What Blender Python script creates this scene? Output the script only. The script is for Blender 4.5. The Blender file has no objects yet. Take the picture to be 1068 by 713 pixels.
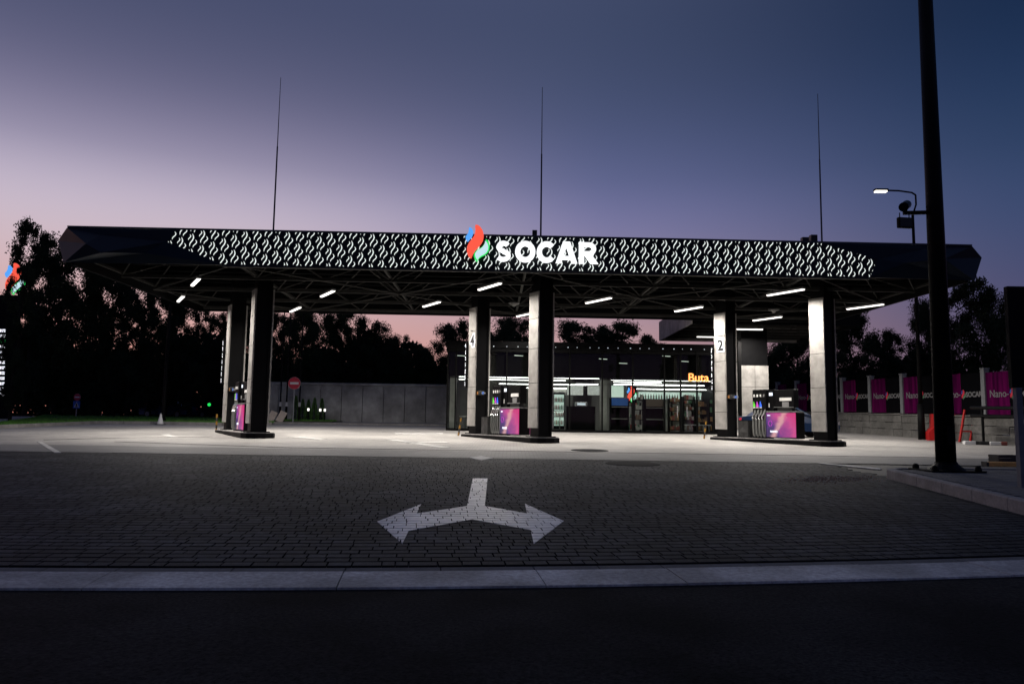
import bpy, bmesh, math, random
import numpy as np
from mathutils import Vector, Matrix

random.seed(7)
rng = np.random.default_rng(7)
scene = bpy.context.scene
R = math.radians

# ------------------------------------------------------------------ camera
F_PX, CX, CY = 780.0, 534.0, 356.5           # focal length and centre in photo pixels (1068 x 713)
CAM_H, PITCH, ROLL = 1.33, math.atan(81.0 / 780.0), 0.0148
SLOPE = 0.0215                                # the lot rises gently away from the road
fw = Vector((0, math.cos(PITCH), math.sin(PITCH)))
r0 = Vector((1, 0, 0)); u0 = Vector((0, -math.sin(PITCH), math.cos(PITCH)))
rt = r0 * math.cos(ROLL) + u0 * math.sin(ROLL)
up = u0 * math.cos(ROLL) - r0 * math.sin(ROLL)
cam_d = bpy.data.cameras.new('camera'); cam = bpy.data.objects.new('camera', cam_d)
scene.collection.objects.link(cam)
m3 = Matrix((rt, up, -fw)).transposed()
cam.matrix_world = Matrix.Translation((0, 0, CAM_H)) @ m3.to_4x4()
cam_d.sensor_width = 36.0; cam_d.lens = 36.0 * F_PX / 1068.0
cam_d.clip_start = 0.05; cam_d.clip_end = 3000
scene.camera = cam

# ------------------------------------------------------------------ dusk sky
world = bpy.data.worlds.new('World'); scene.world = world; world.use_nodes = True
wt = world.node_tree; wt.nodes.clear()
def wn(t, **k):
    n = wt.nodes.new(t)
    for a, b in k.items(): setattr(n, a, b)
    return n
def srgb(r, g, b):
    f = lambda c: (c / 255 / 12.92) if c / 255 <= 0.04045 else ((c / 255 + 0.055) / 1.055) ** 2.4
    return (f(r), f(g), f(b), 1.0)
SUN_AZ = R(-40)                               # afterglow lies to the left, behind the trees
tc = wn('ShaderNodeTexCoord'); sep = wn('ShaderNodeSeparateXYZ')
wt.links.new(tc.outputs['Generated'], sep.inputs[0])
asn = wn('ShaderNodeMath', operation='ARCSINE'); wt.links.new(sep.outputs['Z'], asn.inputs[0])
elv = wn('ShaderNodeMath', operation='DIVIDE'); elv.inputs[1].default_value = math.pi / 2
wt.links.new(asn.outputs[0], elv.inputs[0])
def ramp(stops):
    n = wn('ShaderNodeValToRGB'); n.color_ramp.interpolation = 'B_SPLINE'
    el = n.color_ramp.elements
    while len(el) > 1: el.remove(el[-1])
    el[0].position = stops[0][0] / 90.0; el[0].color = srgb(*stops[0][1])
    for p, c in stops[1:]:
        e = el.new(p / 90.0); e.color = srgb(*c)
    return n
left_r = ramp([(0, (220, 138, 120)), (4, (216, 150, 138)), (8, (210, 172, 172)), (12, (204, 186, 197)), (15, (192, 180, 199)), (18, (146, 139, 166)),
               (22, (101, 100, 130)), (26, (79, 83, 113)), (30, (66, 73, 104)), (45, (72, 80, 112)), (90, (78, 84, 114))])
mid_r = ramp([(0, (198, 148, 138)), (4, (196, 151, 148)), (8, (180, 149, 158)), (12, (142, 132, 165)), (15, (122, 121, 163)), (18, (96, 102, 143)),
              (22, (76, 85, 120)), (26, (66, 76, 107)), (30, (62, 72, 102)), (45, (70, 78, 109)), (90, (78, 84, 114))])
right_r = ramp([(0, (112, 84, 104)), (4, (94, 80, 108)), (8, (76, 77, 112)), (12, (63, 75, 112)), (15, (55, 71, 108)), (18, (44, 63, 97)),
                (22, (32, 52, 86)), (26, (23, 42, 73)), (31, (22, 40, 70)), (45, (48, 63, 94)), (90, (78, 84, 114))])
for n_ in (left_r, mid_r, right_r): wt.links.new(elv.outputs[0], n_.inputs[0])
# azimuth measured from the afterglow, on the horizontal plane
flat = wn('ShaderNodeVectorMath', operation='MULTIPLY'); flat.inputs[1].default_value = (1, 1, 0)
wt.links.new(tc.outputs['Generated'], flat.inputs[0])
nrm_ = wn('ShaderNodeVectorMath', operation='NORMALIZE'); wt.links.new(flat.outputs[0], nrm_.inputs[0])
dotn = wn('ShaderNodeVectorMath', operation='DOT_PRODUCT'); wt.links.new(nrm_.outputs[0], dotn.inputs[0])
dotn.inputs[1].default_value = (math.sin(SUN_AZ), math.cos(SUN_AZ), 0)
def az_range(a, b):
    n = wn('ShaderNodeMapRange', interpolation_type='SMOOTHSTEP')
    n.inputs['From Min'].default_value = a; n.inputs['From Max'].default_value = b
    wt.links.new(dotn.outputs['Value'], n.inputs['Value']); return n
m1 = wn('ShaderNodeMix', data_type='RGBA'); wt.links.new(az_range(0.22, 0.80).outputs[0], m1.inputs['Factor'])
wt.links.new(right_r.outputs[0], m1.inputs['A']); wt.links.new(mid_r.outputs[0], m1.inputs['B'])
mixs = wn('ShaderNodeMix', data_type='RGBA'); wt.links.new(az_range(0.66, 1.0).outputs[0], mixs.inputs['Factor'])
wt.links.new(m1.outputs['Result'], mixs.inputs['A']); wt.links.new(left_r.outputs[0], mixs.inputs['B'])
sky = wn('ShaderNodeTexSky', sky_type='NISHITA'); sky.sun_disc = False
sky.sun_elevation = R(-4.0); sky.sun_rotation = SUN_AZ
b1 = wn('ShaderNodeBackground'); b1.inputs['Strength'].default_value = 0.1
b2 = wn('ShaderNodeBackground'); b2.inputs['Strength'].default_value = 1.0
wt.links.new(sky.outputs[0], b1.inputs['Color']); wt.links.new(mixs.outputs['Result'], b2.inputs['Color'])
addb = wn('ShaderNodeAddShader'); wo = wn('ShaderNodeOutputWorld')
wt.links.new(b1.outputs[0], addb.inputs[0]); wt.links.new(b2.outputs[0], addb.inputs[1])
wt.links.new(addb.outputs[0], wo.inputs['Surface'])

vs = scene.view_settings
vs.view_transform = 'Standard'; vs.look = 'None'; vs.exposure = 0.0; vs.gamma = 1.0
cy = scene.cycles
cy.use_denoising = True
try: cy.denoiser = 'OPENIMAGEDENOISE'
except Exception: pass
cy.use_light_tree = True; cy.max_bounces = 6; cy.transparent_max_bounces = 12
cy.diffuse_bounces = 3; cy.glossy_bounces = 3; cy.caustics_reflective = False; cy.caustics_refractive = False
cy.sample_clamp_indirect = 4.0

# ------------------------------------------------------------------ pixel to place helpers
CAM = Vector((0, 0, CAM_H))
def ray(px, py): return rt * ((px - CX) / F_PX) + up * ((CY - py) / F_PX) + fw
def at(px, py, Y):
    d = ray(px, py); return CAM + d * (Y / d.y)
def atz(px, py, z):
    d = ray(px, py); return CAM + d * ((z - CAM_H) / d.z)
def atp(px, py, Y0, k):                       # on the upright plane Y = Y0 + k X
    d = ray(px, py); return CAM + d * (Y0 / (d.y - k * d.x))
def gz(Y): return SLOPE * max(-4.0, min(Y, 50.0))
def gpt(px, py, off=0.0):                     # on the sloping lot
    d = ray(px, py); return CAM + d * ((off - CAM_H) / (d.z - SLOPE * d.y))

# ------------------------------------------------------------------ materials
MATS = {}
def mat(name, col, rough=0.6, metal=0.0, var=0.0, vscale=8.0, bump=0.0, bscale=60.0, emit=0.0, ecol=None, spec=0.5, col2=None, dirt=0.0, dscale=None):
    if name in MATS: return MATS[name]
    m = bpy.data.materials.new(name); m.use_nodes = True; MATS[name] = m
    nt = m.node_tree; b = nt.nodes['Principled BSDF']
    b.inputs['Roughness'].default_value = rough; b.inputs['Metallic'].default_value = metal
    b.inputs['Specular IOR Level'].default_value = spec
    b.inputs['Base Color'].default_value = (*col, 1)
    tcn = nt.nodes.new('ShaderNodeTexCoord')
    if var > 0:
        n = nt.nodes.new('ShaderNodeTexNoise'); n.inputs['Scale'].default_value = vscale; n.inputs['Detail'].default_value = 6
        n.inputs['Roughness'].default_value = 0.65
        nt.links.new(tcn.outputs['Object'], n.inputs['Vector'])
        r = nt.nodes.new('ShaderNodeValToRGB')
        c2 = col2 or tuple(min(1, c * (1 + var)) for c in col)
        r.color_ramp.elements[0].position = 0.32; r.color_ramp.elements[1].position = 0.7
        r.color_ramp.elements[0].color = (*[c * (1 - var) for c in col], 1); r.color_ramp.elements[1].color = (*c2, 1)
        nt.links.new(n.outputs['Fac'], r.inputs[0]); out = r.outputs[0]
        if dirt > 0:
            n2 = nt.nodes.new('ShaderNodeTexNoise'); n2.inputs['Scale'].default_value = dscale or vscale * 0.13; n2.inputs['Detail'].default_value = 4
            nt.links.new(tcn.outputs['Object'], n2.inputs['Vector'])
            mr = nt.nodes.new('ShaderNodeMapRange'); mr.inputs['From Min'].default_value = 0.4; mr.inputs['From Max'].default_value = 0.66
            mr.inputs['To Min'].default_value = 1 - dirt; mr.inputs['To Max'].default_value = 1.0
            nt.links.new(n2.outputs['Fac'], mr.inputs['Value'])
            mx = nt.nodes.new('ShaderNodeMix'); mx.data_type = 'RGBA'; mx.blend_type = 'MULTIPLY'; mx.inputs['Factor'].default_value = 1
            nt.links.new(out, mx.inputs['A']); nt.links.new(mr.outputs[0], mx.inputs['B']); out = mx.outputs['Result']
        nt.links.new(out, b.inputs['Base Color'])
        rr = nt.nodes.new('ShaderNodeMapRange'); rr.inputs['To Min'].default_value = max(0.05, rough - 0.1); rr.inputs['To Max'].default_value = min(1, rough + 0.1)
        nt.links.new(n.outputs['Fac'], rr.inputs['Value']); nt.links.new(rr.outputs[0], b.inputs['Roughness'])
    if bump > 0:
        n = nt.nodes.new('ShaderNodeTexNoise'); n.inputs['Scale'].default_value = bscale; n.inputs['Detail'].default_value = 5
        nt.links.new(tcn.outputs['Object'], n.inputs['Vector'])
        bp = nt.nodes.new('ShaderNodeBump'); bp.inputs['Strength'].default_value = bump; bp.inputs['Distance'].default_value = 0.02
        nt.links.new(n.outputs['Fac'], bp.inputs['Height']); nt.links.new(bp.outputs[0], b.inputs['Normal'])
    if emit > 0:
        b.inputs['Emission Color'].default_value = (*(ecol or col), 1); b.inputs['Emission Strength'].default_value = emit
    return m

def glass_mat(name, tint, refl=1.45):
    m = bpy.data.materials.new(name); m.use_nodes = True; MATS[name] = m
    nt = m.node_tree; nt.nodes.clear()
    o = nt.nodes.new('ShaderNodeOutputMaterial'); t = nt.nodes.new('ShaderNodeBsdfTransparent'); g = nt.nodes.new('ShaderNodeBsdfGlossy')
    t.inputs['Color'].default_value = (*tint, 1); g.inputs['Roughness'].default_value = 0.03
    f = nt.nodes.new('ShaderNodeFresnel'); f.inputs['IOR'].default_value = refl
    n = nt.nodes.new('ShaderNodeTexNoise'); n.inputs['Scale'].default_value = 0.7
    tcn = nt.nodes.new('ShaderNodeTexCoord'); nt.links.new(tcn.outputs['Object'], n.inputs['Vector'])
    bp = nt.nodes.new('ShaderNodeBump'); bp.inputs['Strength'].default_value = 0.05; bp.inputs['Distance'].default_value = 0.05
    nt.links.new(n.outputs['Fac'], bp.inputs['Height']); nt.links.new(bp.outputs[0], g.inputs['Normal'])
    x = nt.nodes.new('ShaderNodeMixShader')
    nt.links.new(f.outputs[0], x.inputs[0]); nt.links.new(t.outputs[0], x.inputs[1]); nt.links.new(g.outputs[0], x.inputs[2])
    nt.links.new(x.outputs[0], o.inputs['Surface'])
    return m

def brick_mat(name, c1, c2, mortar, bw, bh, ms=0.02, rough=0.7, rotz=0.0, dirt=0.35):
    m = bpy.data.materials.new(name); m.use_nodes = True; MATS[name] = m
    nt = m.node_tree; b = nt.nodes['Principled BSDF']; b.inputs['Roughness'].default_value = rough
    tcn = nt.nodes.new('ShaderNodeTexCoord'); mp = nt.nodes.new('ShaderNodeMapping'); mp.inputs['Rotation'].default_value[2] = rotz
    nt.links.new(tcn.outputs['Object'], mp.inputs['Vector'])
    k = nt.nodes.new('ShaderNodeTexBrick'); k.inputs['Scale'].default_value = 1.0
    k.inputs['Brick Width'].default_value = bw; k.inputs['Row Height'].default_value = bh; k.inputs['Mortar Size'].default_value = ms * bh
    k.inputs['Color1'].default_value = (*c1, 1); k.inputs['Color2'].default_value = (*c2, 1); k.inputs['Mortar'].default_value = (*mortar, 1)
    nt.links.new(mp.outputs[0], k.inputs['Vector'])
    n = nt.nodes.new('ShaderNodeTexNoise'); n.inputs['Scale'].default_value = 0.35; n.inputs['Detail'].default_value = 7; n.inputs['Roughness'].default_value = 0.7
    nt.links.new(tcn.outputs['Object'], n.inputs['Vector'])
    mr = nt.nodes.new('ShaderNodeMapRange'); mr.inputs['From Min'].default_value = 0.3; mr.inputs['From Max'].default_value = 0.65
    mr.inputs['To Min'].default_value = 1 - dirt; mr.inputs['To Max'].default_value = 1.0
    nt.links.new(n.outputs['Fac'], mr.inputs['Value'])
    mx = nt.nodes.new('ShaderNodeMix'); mx.data_type = 'RGBA'; mx.blend_type = 'MULTIPLY'; mx.inputs['Factor'].default_value = 1
    nt.links.new(k.outputs['Color'], mx.inputs['A']); nt.links.new(mr.outputs[0], mx.inputs['B'])
    nt.links.new(mx.outputs['Result'], b.inputs['Base Color'])
    bp = nt.nodes.new('ShaderNodeBump'); bp.inputs['Strength'].default_value = 0.25; bp.inputs['Distance'].default_value = 0.01; bp.invert = True
    nt.links.new(k.outputs['Fac'], bp.inputs['Height']); nt.links.new(bp.outputs[0], b.inputs['Normal'])
    return m

mat('asphalt', (0.036, 0.0350, 0.0345), 0.9, var=0.85, vscale=38, bump=0.9, bscale=60, dirt=0.65, dscale=0.8, spec=0.08)
mat('asphalt_far', (0.03, 0.03, 0.032), 0.9, var=0.25, vscale=3, dirt=0.3, spec=0.2)
mat('paver', (0.056, 0.058, 0.063), 0.7, var=0.5, vscale=14, bump=0.4, bscale=90, dirt=0.55, dscale=0.9, spec=0.12)
mat('paver_light', (0.078, 0.080, 0.085), 0.7, var=0.5, vscale=16, bump=0.4, bscale=90, dirt=0.5, dscale=0.9, spec=0.12)
mat('joint', (0.016, 0.016, 0.017), 0.95, var=0.3, vscale=30, spec=0.0)
mat('concrete_strip', (0.82, 0.735, 0.68), 0.6, var=0.35, vscale=24, bump=0.4, bscale=120, dirt=0.5, dscale=1.3, spec=0.3)
mat('gutter', (0.14, 0.138, 0.138), 0.85, var=0.25, vscale=20, bump=0.3, dirt=0.3)
mat('kerb', (0.30, 0.285, 0.275), 0.85, var=0.2, vscale=18, bump=0.3, dirt=0.3)
mat('white_paint', (0.90, 0.87, 0.85), 0.42, var=0.16, vscale=12, bump=0.15, dirt=0.3)
mat('forecourt_line', (0.52, 0.51, 0.49), 0.7, var=0.25, vscale=14, dirt=0.3)
brick_mat('forecourt_paving', (0.40, 0.38, 0.355), (0.32, 0.306, 0.29), (0.17, 0.165, 0.16), 0.2, 0.1, 0.05, dirt=0.45)
brick_mat('band_paving', (0.19, 0.184, 0.178), (0.145, 0.142, 0.138), (0.06, 0.06, 0.058), 0.2, 0.1, 0.06, dirt=0.45)
brick_mat('apron_base', (0.02, 0.021, 0.023), (0.017, 0.018, 0.02), (0.006, 0.006, 0.006), 0.2, 0.18, 0.06, rotz=-R(6))
mat('black_metal', (0.004, 0.004, 0.0045), 0.55, 0.0, var=0.25, vscale=5, spec=0.08)
mat('black_satin', (0.0032, 0.0032, 0.0036), 0.45, 0.0, var=0.2, vscale=3, spec=0.08)
mat('fascia_black', (0.004, 0.006, 0.007), 0.4, 0.0, var=0.15, vscale=2, spec=0.25)
mat('facet_navy', (0.008, 0.015, 0.026), 0.42, 0.0, var=0.15, vscale=2, spec=0.18)
mat('truss', (0.040, 0.039, 0.037), 0.5, 0.0, var=0.25, vscale=6, spec=0.12)
mat('deck', (0.002, 0.002, 0.002), 0.8, var=0.3, vscale=2, spec=0.0)
mat('column_panel', (0.36, 0.345, 0.325), 0.65, var=0.24, vscale=2.6, bump=0.15, bscale=30, dirt=0.3, dscale=0.8, spec=0.15)
mat('led', (0.9, 0.9, 0.88), 0.4, emit=2.2, ecol=(1.0, 0.96, 0.90))
mat('housing', (0.2, 0.2, 0.2), 0.5)
mat('slot_light', (0.3, 0.3, 0.3), 0.5, emit=0.80, ecol=(0.93, 1.0, 0.96))
mat('sign_white', (0.9, 0.9, 0.9), 0.4, emit=1.25, ecol=(0.98, 1.0, 1.0))
mat('sign_red', (0.9, 0.1, 0.06), 0.4, emit=1.0, ecol=(1.0, 0.105, 0.06))
mat('sign_blue', (0.1, 0.3, 0.9), 0.4, emit=0.95, ecol=(0.10, 0.40, 1.0))
mat('sign_green', (0.1, 0.8, 0.3), 0.4, emit=1.0, ecol=(0.02, 0.72, 0.10))
mat('sign_mint', (0.7, 0.9, 0.85), 0.4, emit=0.9, ecol=(0.62, 0.86, 0.92))
mat('orange_sign', (0.9, 0.4, 0.1), 0.4, emit=1.3, ecol=(1.0, 0.36, 0.10))
mat('steel_rod', (0.05, 0.055, 0.065), 0.5, 0.3, var=0.1, vscale=5)
mat('concrete_wall', (0.40, 0.395, 0.385), 0.9, var=0.28, vscale=1.6, bump=0.2, bscale=20, dirt=0.45, dscale=0.5)
mat('block', (0.14, 0.136, 0.128), 0.9, var=0.3, vscale=9, bump=0.3, bscale=40, dirt=0.35)
mat('post_concrete', (0.15, 0.157, 0.165), 0.7, var=0.2, vscale=8)
mat('banner_black', (0.004, 0.004, 0.005), 0.6, spec=0.0)
mat('banner_text', (0.17, 0.17, 0.175), 0.6, spec=0.0)
mat('card_white', (0.75, 0.74, 0.72), 0.5)
mat('grey_plastic', (0.18, 0.18, 0.18), 0.5)
mat('dark_grey', (0.03, 0.03, 0.03), 0.45, var=0.2, vscale=6, spec=0.3)
mat('chrome', (0.6, 0.6, 0.6), 0.25, 0.8)
mat('rubber', (0.03, 0.03, 0.03), 0.5)
mat('hose_grey', (0.16, 0.165, 0.155), 0.45)
mat('green_tab', (0.1, 0.6, 0.05), 0.4, emit=0.35, ecol=(0.12, 0.7, 0.03))
mat('magenta_tab', (0.5, 0.05, 0.5), 0.4, emit=0.3, ecol=(0.5, 0.03, 0.42))
mat('blue_tab', (0.04, 0.15, 0.8), 0.4, emit=0.4, ecol=(0.02, 0.10, 0.8))
mat('small_lit', (0.8, 0.85, 0.9), 0.4, emit=0.7, ecol=(0.75, 0.85, 1.0))
mat('price_lit', (0.9, 0.9, 0.95), 0.4, emit=1.3, ecol=(0.9, 0.92, 1.0))
mat('orange_plastic', (0.55, 0.24, 0.06), 0.5)
mat('blue_plastic', (0.06, 0.15, 0.5), 0.5)
mat('hazard_yellow', (0.28, 0.15, 0.03), 0.5, spec=0.1)
mat('hazard_black', (0.02, 0.02, 0.02), 0.5)
mat('red_plastic', (0.40, 0.012, 0.012), 0.5, var=0.15, vscale=5, spec=0.2)
mat('white_plastic', (0.7, 0.7, 0.7), 0.5)
mat('wood', (0.80, 0.42, 0.11), 0.7, var=0.25, vscale=14, bump=0.2)
mat('slab_tan', (0.50, 0.42, 0.35), 0.8, var=0.2, vscale=9)
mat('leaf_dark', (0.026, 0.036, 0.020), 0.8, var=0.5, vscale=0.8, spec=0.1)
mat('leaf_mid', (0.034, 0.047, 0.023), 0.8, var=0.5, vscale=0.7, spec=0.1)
mat('leaf_shrub', (0.055, 0.125, 0.034), 0.75, var=0.4, vscale=6, spec=0.2)
mat('bark', (0.02, 0.017, 0.015), 0.9, var=0.3, vscale=6, bump=0.5, bscale=12, spec=0.1)
mat('grass', (0.08, 0.22, 0.03), 0.85, var=0.4, vscale=2)
mat('sand', (0.30, 0.21, 0.15), 0.95, var=0.3, vscale=20, spec=0.1)
mat('soil', (0.045, 0.055, 0.025), 0.95, var=0.3, vscale=3)
mat('interior_wall', (0.26, 0.265, 0.24), 0.7, var=0.15, vscale=1.5)
mat('interior_dark', (0.005, 0.005, 0.005), 0.6, var=0.2, vscale=3, spec=0.03)
mat('interior_floor', (0.2, 0.2, 0.195), 0.35, var=0.15, vscale=2)
mat('shop_led', (0.9, 0.9, 0.9), 0.4, emit=13.0, ecol=(1.0, 0.97, 0.97))
mat('reflected_led', (0.6, 0.6, 0.55), 0.4, emit=0.9, ecol=(0.85, 0.95, 0.85))
mat('shop_led_menu', (0.5, 0.5, 0.48), 0.4, emit=0.35, ecol=(0.9, 0.95, 0.88), var=0.3, vscale=9)
mat('shop_led_soft', (0.9, 0.95, 0.9), 0.4, emit=0.55, ecol=(0.62, 0.85, 0.76))
mat('frame_black', (0.003, 0.003, 0.003), 0.5, spec=0.06)
mat('shelf_brown', (0.09, 0.065, 0.05), 0.6)
mat('sign_face_red', (0.6, 0.02, 0.05), 0.4, var=0.05, vscale=3)
mat('sign_face_white', (0.75, 0.74, 0.74), 0.45)
mat('sign_face_blue', (0.02, 0.12, 0.5), 0.4)
mat('galv', (0.30, 0.31, 0.33), 0.45, 0.5)
mat('car_paint', (0.004, 0.012, 0.035), 0.35, 0.0, spec=0.15)
mat('car_glass', (0.004, 0.006, 0.010), 0.15, spec=0.2)
mat('tyre', (0.02, 0.02, 0.02), 0.8)
mat('lamp_lit', (0.9, 0.9, 0.8), 0.4, emit=2.5, ecol=(1.0, 0.93, 0.78))
mat('garden_lit', (0.9, 0.9, 0.85), 0.4, emit=1.6, ecol=(1.0, 0.96, 0.88))
mat('traffic_green', (0.1, 0.9, 0.2), 0.4, emit=1.0, ecol=(0.02, 0.8, 0.12))
mat('manhole', (0.02, 0.02, 0.021), 0.85, 0.0, var=0.3, vscale=30, spec=0.05)
glass_mat('shop_glass', (0.72, 0.77, 0.73), 1.42); glass_mat('thin_glass', (0.7, 0.75, 0.72))

def screen_mat():
    m = bpy.data.materials.new('pump_screen'); m.use_nodes = True; MATS['pump_screen'] = m
    nt = m.node_tree; b = nt.nodes['Principled BSDF']; N = nt.nodes.new; Lk = nt.links.new
    tcn = N('ShaderNodeTexCoord'); sp = N('ShaderNodeSeparateXYZ'); Lk(tcn.outputs['Generated'], sp.inputs[0])
    n = N('ShaderNodeTexNoise'); n.inputs['Scale'].default_value = 3.2; n.inputs['Detail'].default_value = 4; n.inputs['Distortion'].default_value = 1.0
    Lk(tcn.outputs['Generated'], n.inputs['Vector'])
    def mth(op, a, c):
        q = N('ShaderNodeMath'); q.operation = op
        for k, v in enumerate((a, c)):
            if isinstance(v, float): q.inputs[k].default_value = v
            else: Lk(v, q.inputs[k])
        return q.outputs[0]
    nz = mth('MULTIPLY', mth('SUBTRACT', n.outputs['Fac'], 0.5), 0.5)
    g = mth('ADD', mth('ADD', mth('MULTIPLY', sp.outputs['X'], 0.62), mth('MULTIPLY', sp.outputs['Z'], 0.42)), nz)
    r = N('ShaderNodeValToRGB'); el = r.color_ramp.elements
    el[0].position = 0.12; el[0].color = (0.02, 0.01, 0.10, 1); el[1].position = 0.95; el[1].color = (0.80, 0.03, 0.22, 1)
    for p, c in ((0.32, (0.10, 0.03, 0.26)), (0.5, (0.42, 0.05, 0.30)), (0.7, (0.78, 0.08, 0.33))):
        e = el.new(p); e.color = (*c, 1)
    Lk(g, r.inputs[0])
    st = mth('ABSOLUTE', mth('ADD', mth('SUBTRACT', sp.outputs['X'], mth('ADD', mth('MULTIPLY', sp.outputs['Z'], 0.42), 0.22)), mth('MULTIPLY', nz, 0.5)), 0.0)
    mr = N('ShaderNodeMapRange'); mr.interpolation_type = 'SMOOTHSTEP'; mr.inputs['From Min'].default_value = 0.0; mr.inputs['From Max'].default_value = 0.17; mr.inputs['To Min'].default_value = 0.85; mr.inputs['To Max'].default_value = 0.0
    Lk(st, mr.inputs['Value'])
    mx = N('ShaderNodeMix'); mx.data_type = 'RGBA'; Lk(mr.outputs[0], mx.inputs['Factor']); Lk(r.outputs[0], mx.inputs['A']); mx.inputs['B'].default_value = (0.95, 0.50, 0.48, 1)
    Lk(mx.outputs['Result'], b.inputs['Emission Color']); b.inputs['Emission Strength'].default_value = 0.7
    b.inputs['Base Color'].default_value = (0.03, 0.02, 0.04, 1); b.inputs['Roughness'].default_value = 0.3
screen_mat()

def purple_mat():
    m = bpy.data.materials.new('banner_purple'); m.use_nodes = True; MATS['banner_purple'] = m
    nt = m.node_tree; b = nt.nodes['Principled BSDF']; b.inputs['Roughness'].default_value = 0.5; b.inputs['Specular IOR Level'].default_value = 0.0
    tcn = nt.nodes.new('ShaderNodeTexCoord'); mp = nt.nodes.new('ShaderNodeMapping'); mp.inputs['Scale'].default_value = (5, 5, 0.35)
    nt.links.new(tcn.outputs['Object'], mp.inputs['Vector'])
    n = nt.nodes.new('ShaderNodeTexNoise'); n.inputs['Scale'].default_value = 1.2; n.inputs['Detail'].default_value = 2
    nt.links.new(mp.outputs[0], n.inputs['Vector'])
    r = nt.nodes.new('ShaderNodeValToRGB'); el = r.color_ramp.elements
    el[0].position = 0.35; el[0].color = (0.035, 0.002, 0.025, 1); el[1].position = 0.72; el[1].color = (0.10, 0.004, 0.058, 1)
    nt.links.new(n.outputs['Fac'], r.inputs[0]); nt.links.new(r.outputs[0], b.inputs['Base Color'])
purple_mat()

# ------------------------------------------------------------------ mesh helpers
COL = scene.collection
class MB:
    def __init__(s): s.v = []; s.f = []
    def add(s, vs, fs):
        o = len(s.v); s.v += [tuple(p) for p in vs]; s.f += [tuple(i + o for i in f) for f in fs]; return s
    def box(s, x0, x1, y0, y1, z0, z1):
        return s.add([(x0, y0, z0), (x1, y0, z0), (x1, y1, z0), (x0, y1, z0), (x0, y0, z1), (x1, y0, z1), (x1, y1, z1), (x0, y1, z1)],
                     [(0, 3, 2, 1), (4, 5, 6, 7), (0, 1, 5, 4), (1, 2, 6, 5), (2, 3, 7, 6), (3, 0, 4, 7)])
    def bbox(s, x0, x1, y0, y1, z0, z1, b=0.015):          # box with chamfered edges
        cs = []
        for sx in (0, 1):
            for sy in (0, 1):
                for sz in (0, 1):
                    X, Y, Z = (x0, x1)[sx], (y0, y1)[sy], (z0, z1)[sz]
                    dx, dy, dz = (b, -b)[sx], (b, -b)[sy], (b, -b)[sz]
                    cs += [(X, Y + dy, Z + dz), (X + dx, Y, Z + dz), (X + dx, Y + dy, Z)]
        bm = bmesh.new(); vv = [bm.verts.new(c) for c in cs]
        r = bmesh.ops.convex_hull(bm, input=vv)
        bm.verts.index_update()
        s.add([v.co[:] for v in bm.verts], [[v.index for v in f.verts] for f in bm.faces]); bm.free(); return s
    def tube(s, a, b, r, r2=None, n=8, cap=True):
        a, b = Vector(a), Vector(b); r2 = r if r2 is None else r2
        d = (b - a).normalized(); x = d.orthogonal().normalized(); y = d.cross(x)
        vs = [a + (x * math.cos(2 * math.pi * i / n) + y * math.sin(2 * math.pi * i / n)) * r for i in range(n)]
        vs += [b + (x * math.cos(2 * math.pi * i / n) + y * math.sin(2 * math.pi * i / n)) * r2 for i in range(n)]
        fs = [(i, (i + 1) % n, n + (i + 1) % n, n + i) for i in range(n)]
        if cap: fs += [tuple(range(n - 1, -1, -1)), tuple(range(n, 2 * n))]
        return s.add(vs, fs)
    def path(s, pts, r, n=8):
        for a, b in zip(pts[:-1], pts[1:]): s.tube(a, b, r, n=n)
        return s
    def bar(s, a, b, w, h):                                # rectangular bar, w across (horizontal), h upright
        a, b = Vector(a), Vector(b); d = (b - a).normalized()
        x = d.cross(Vector((0, 0, 1)))
        if x.length < 1e-4: x = Vector((1, 0, 0))
        x.normalize(); y = x.cross(d)
        vs = [p + x * (sx * w / 2) + y * (sy * h / 2) for p in (a, b) for sx, sy in ((-1, -1), (1, -1), (1, 1), (-1, 1))]
        return s.add(vs, [(3, 2, 1, 0), (4, 5, 6, 7), (0, 1, 5, 4), (1, 2, 6, 5), (2, 3, 7, 6), (3, 0, 4, 7)])
    def prism(s, pts, d):                                  # polygon pts (3D) extruded by vector d
        n = len(pts); d = Vector(d); P = [Vector(p) for p in pts]
        return s.add(P + [p + d for p in P], [tuple(range(n - 1, -1, -1)), tuple(range(n, 2 * n))] + [(i, (i + 1) % n, n + (i + 1) % n, n + i) for i in range(n)])
    def lathe(s, prof, n=16, c=(0, 0, 0)):
        vs = []; c = Vector(c)
        for r, z in prof: vs += [c + Vector((r * math.cos(2 * math.pi * i / n), r * math.sin(2 * math.pi * i / n), z)) for i in range(n)]
        fs = []
        for k in range(len(prof) - 1):
            fs += [(k * n + i, k * n + (i + 1) % n, (k + 1) * n + (i + 1) % n, (k + 1) * n + i) for i in range(n)]
        fs += [tuple(range(n - 1, -1, -1)), tuple(range((len(prof) - 1) * n, len(prof) * n))]
        return s.add(vs, fs)
    def build(s, name, m, parent=None, smooth=False):
        me = bpy.data.meshes.new(name); me.from_pydata([tuple(v) for v in s.v], [], s.f)
        return link(name, me, m, parent, smooth)
def link(name, me, m, parent=None, smooth=False):
    if m and not me.materials: me.materials.append(MATS[m] if isinstance(m, str) else m)
    if smooth:
        for p in me.polygons: p.use_smooth = True
    me.update()
    o = bpy.data.objects.new(name, me); COL.objects.link(o)
    if parent: o.parent = parent
    return o
def tag(o, label=None, cat=None, group=None, kind=None):
    if label: o['label'] = label
    if cat: o['category'] = cat
    if group: o['group'] = group
    if kind: o['kind'] = kind
    return o
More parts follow.
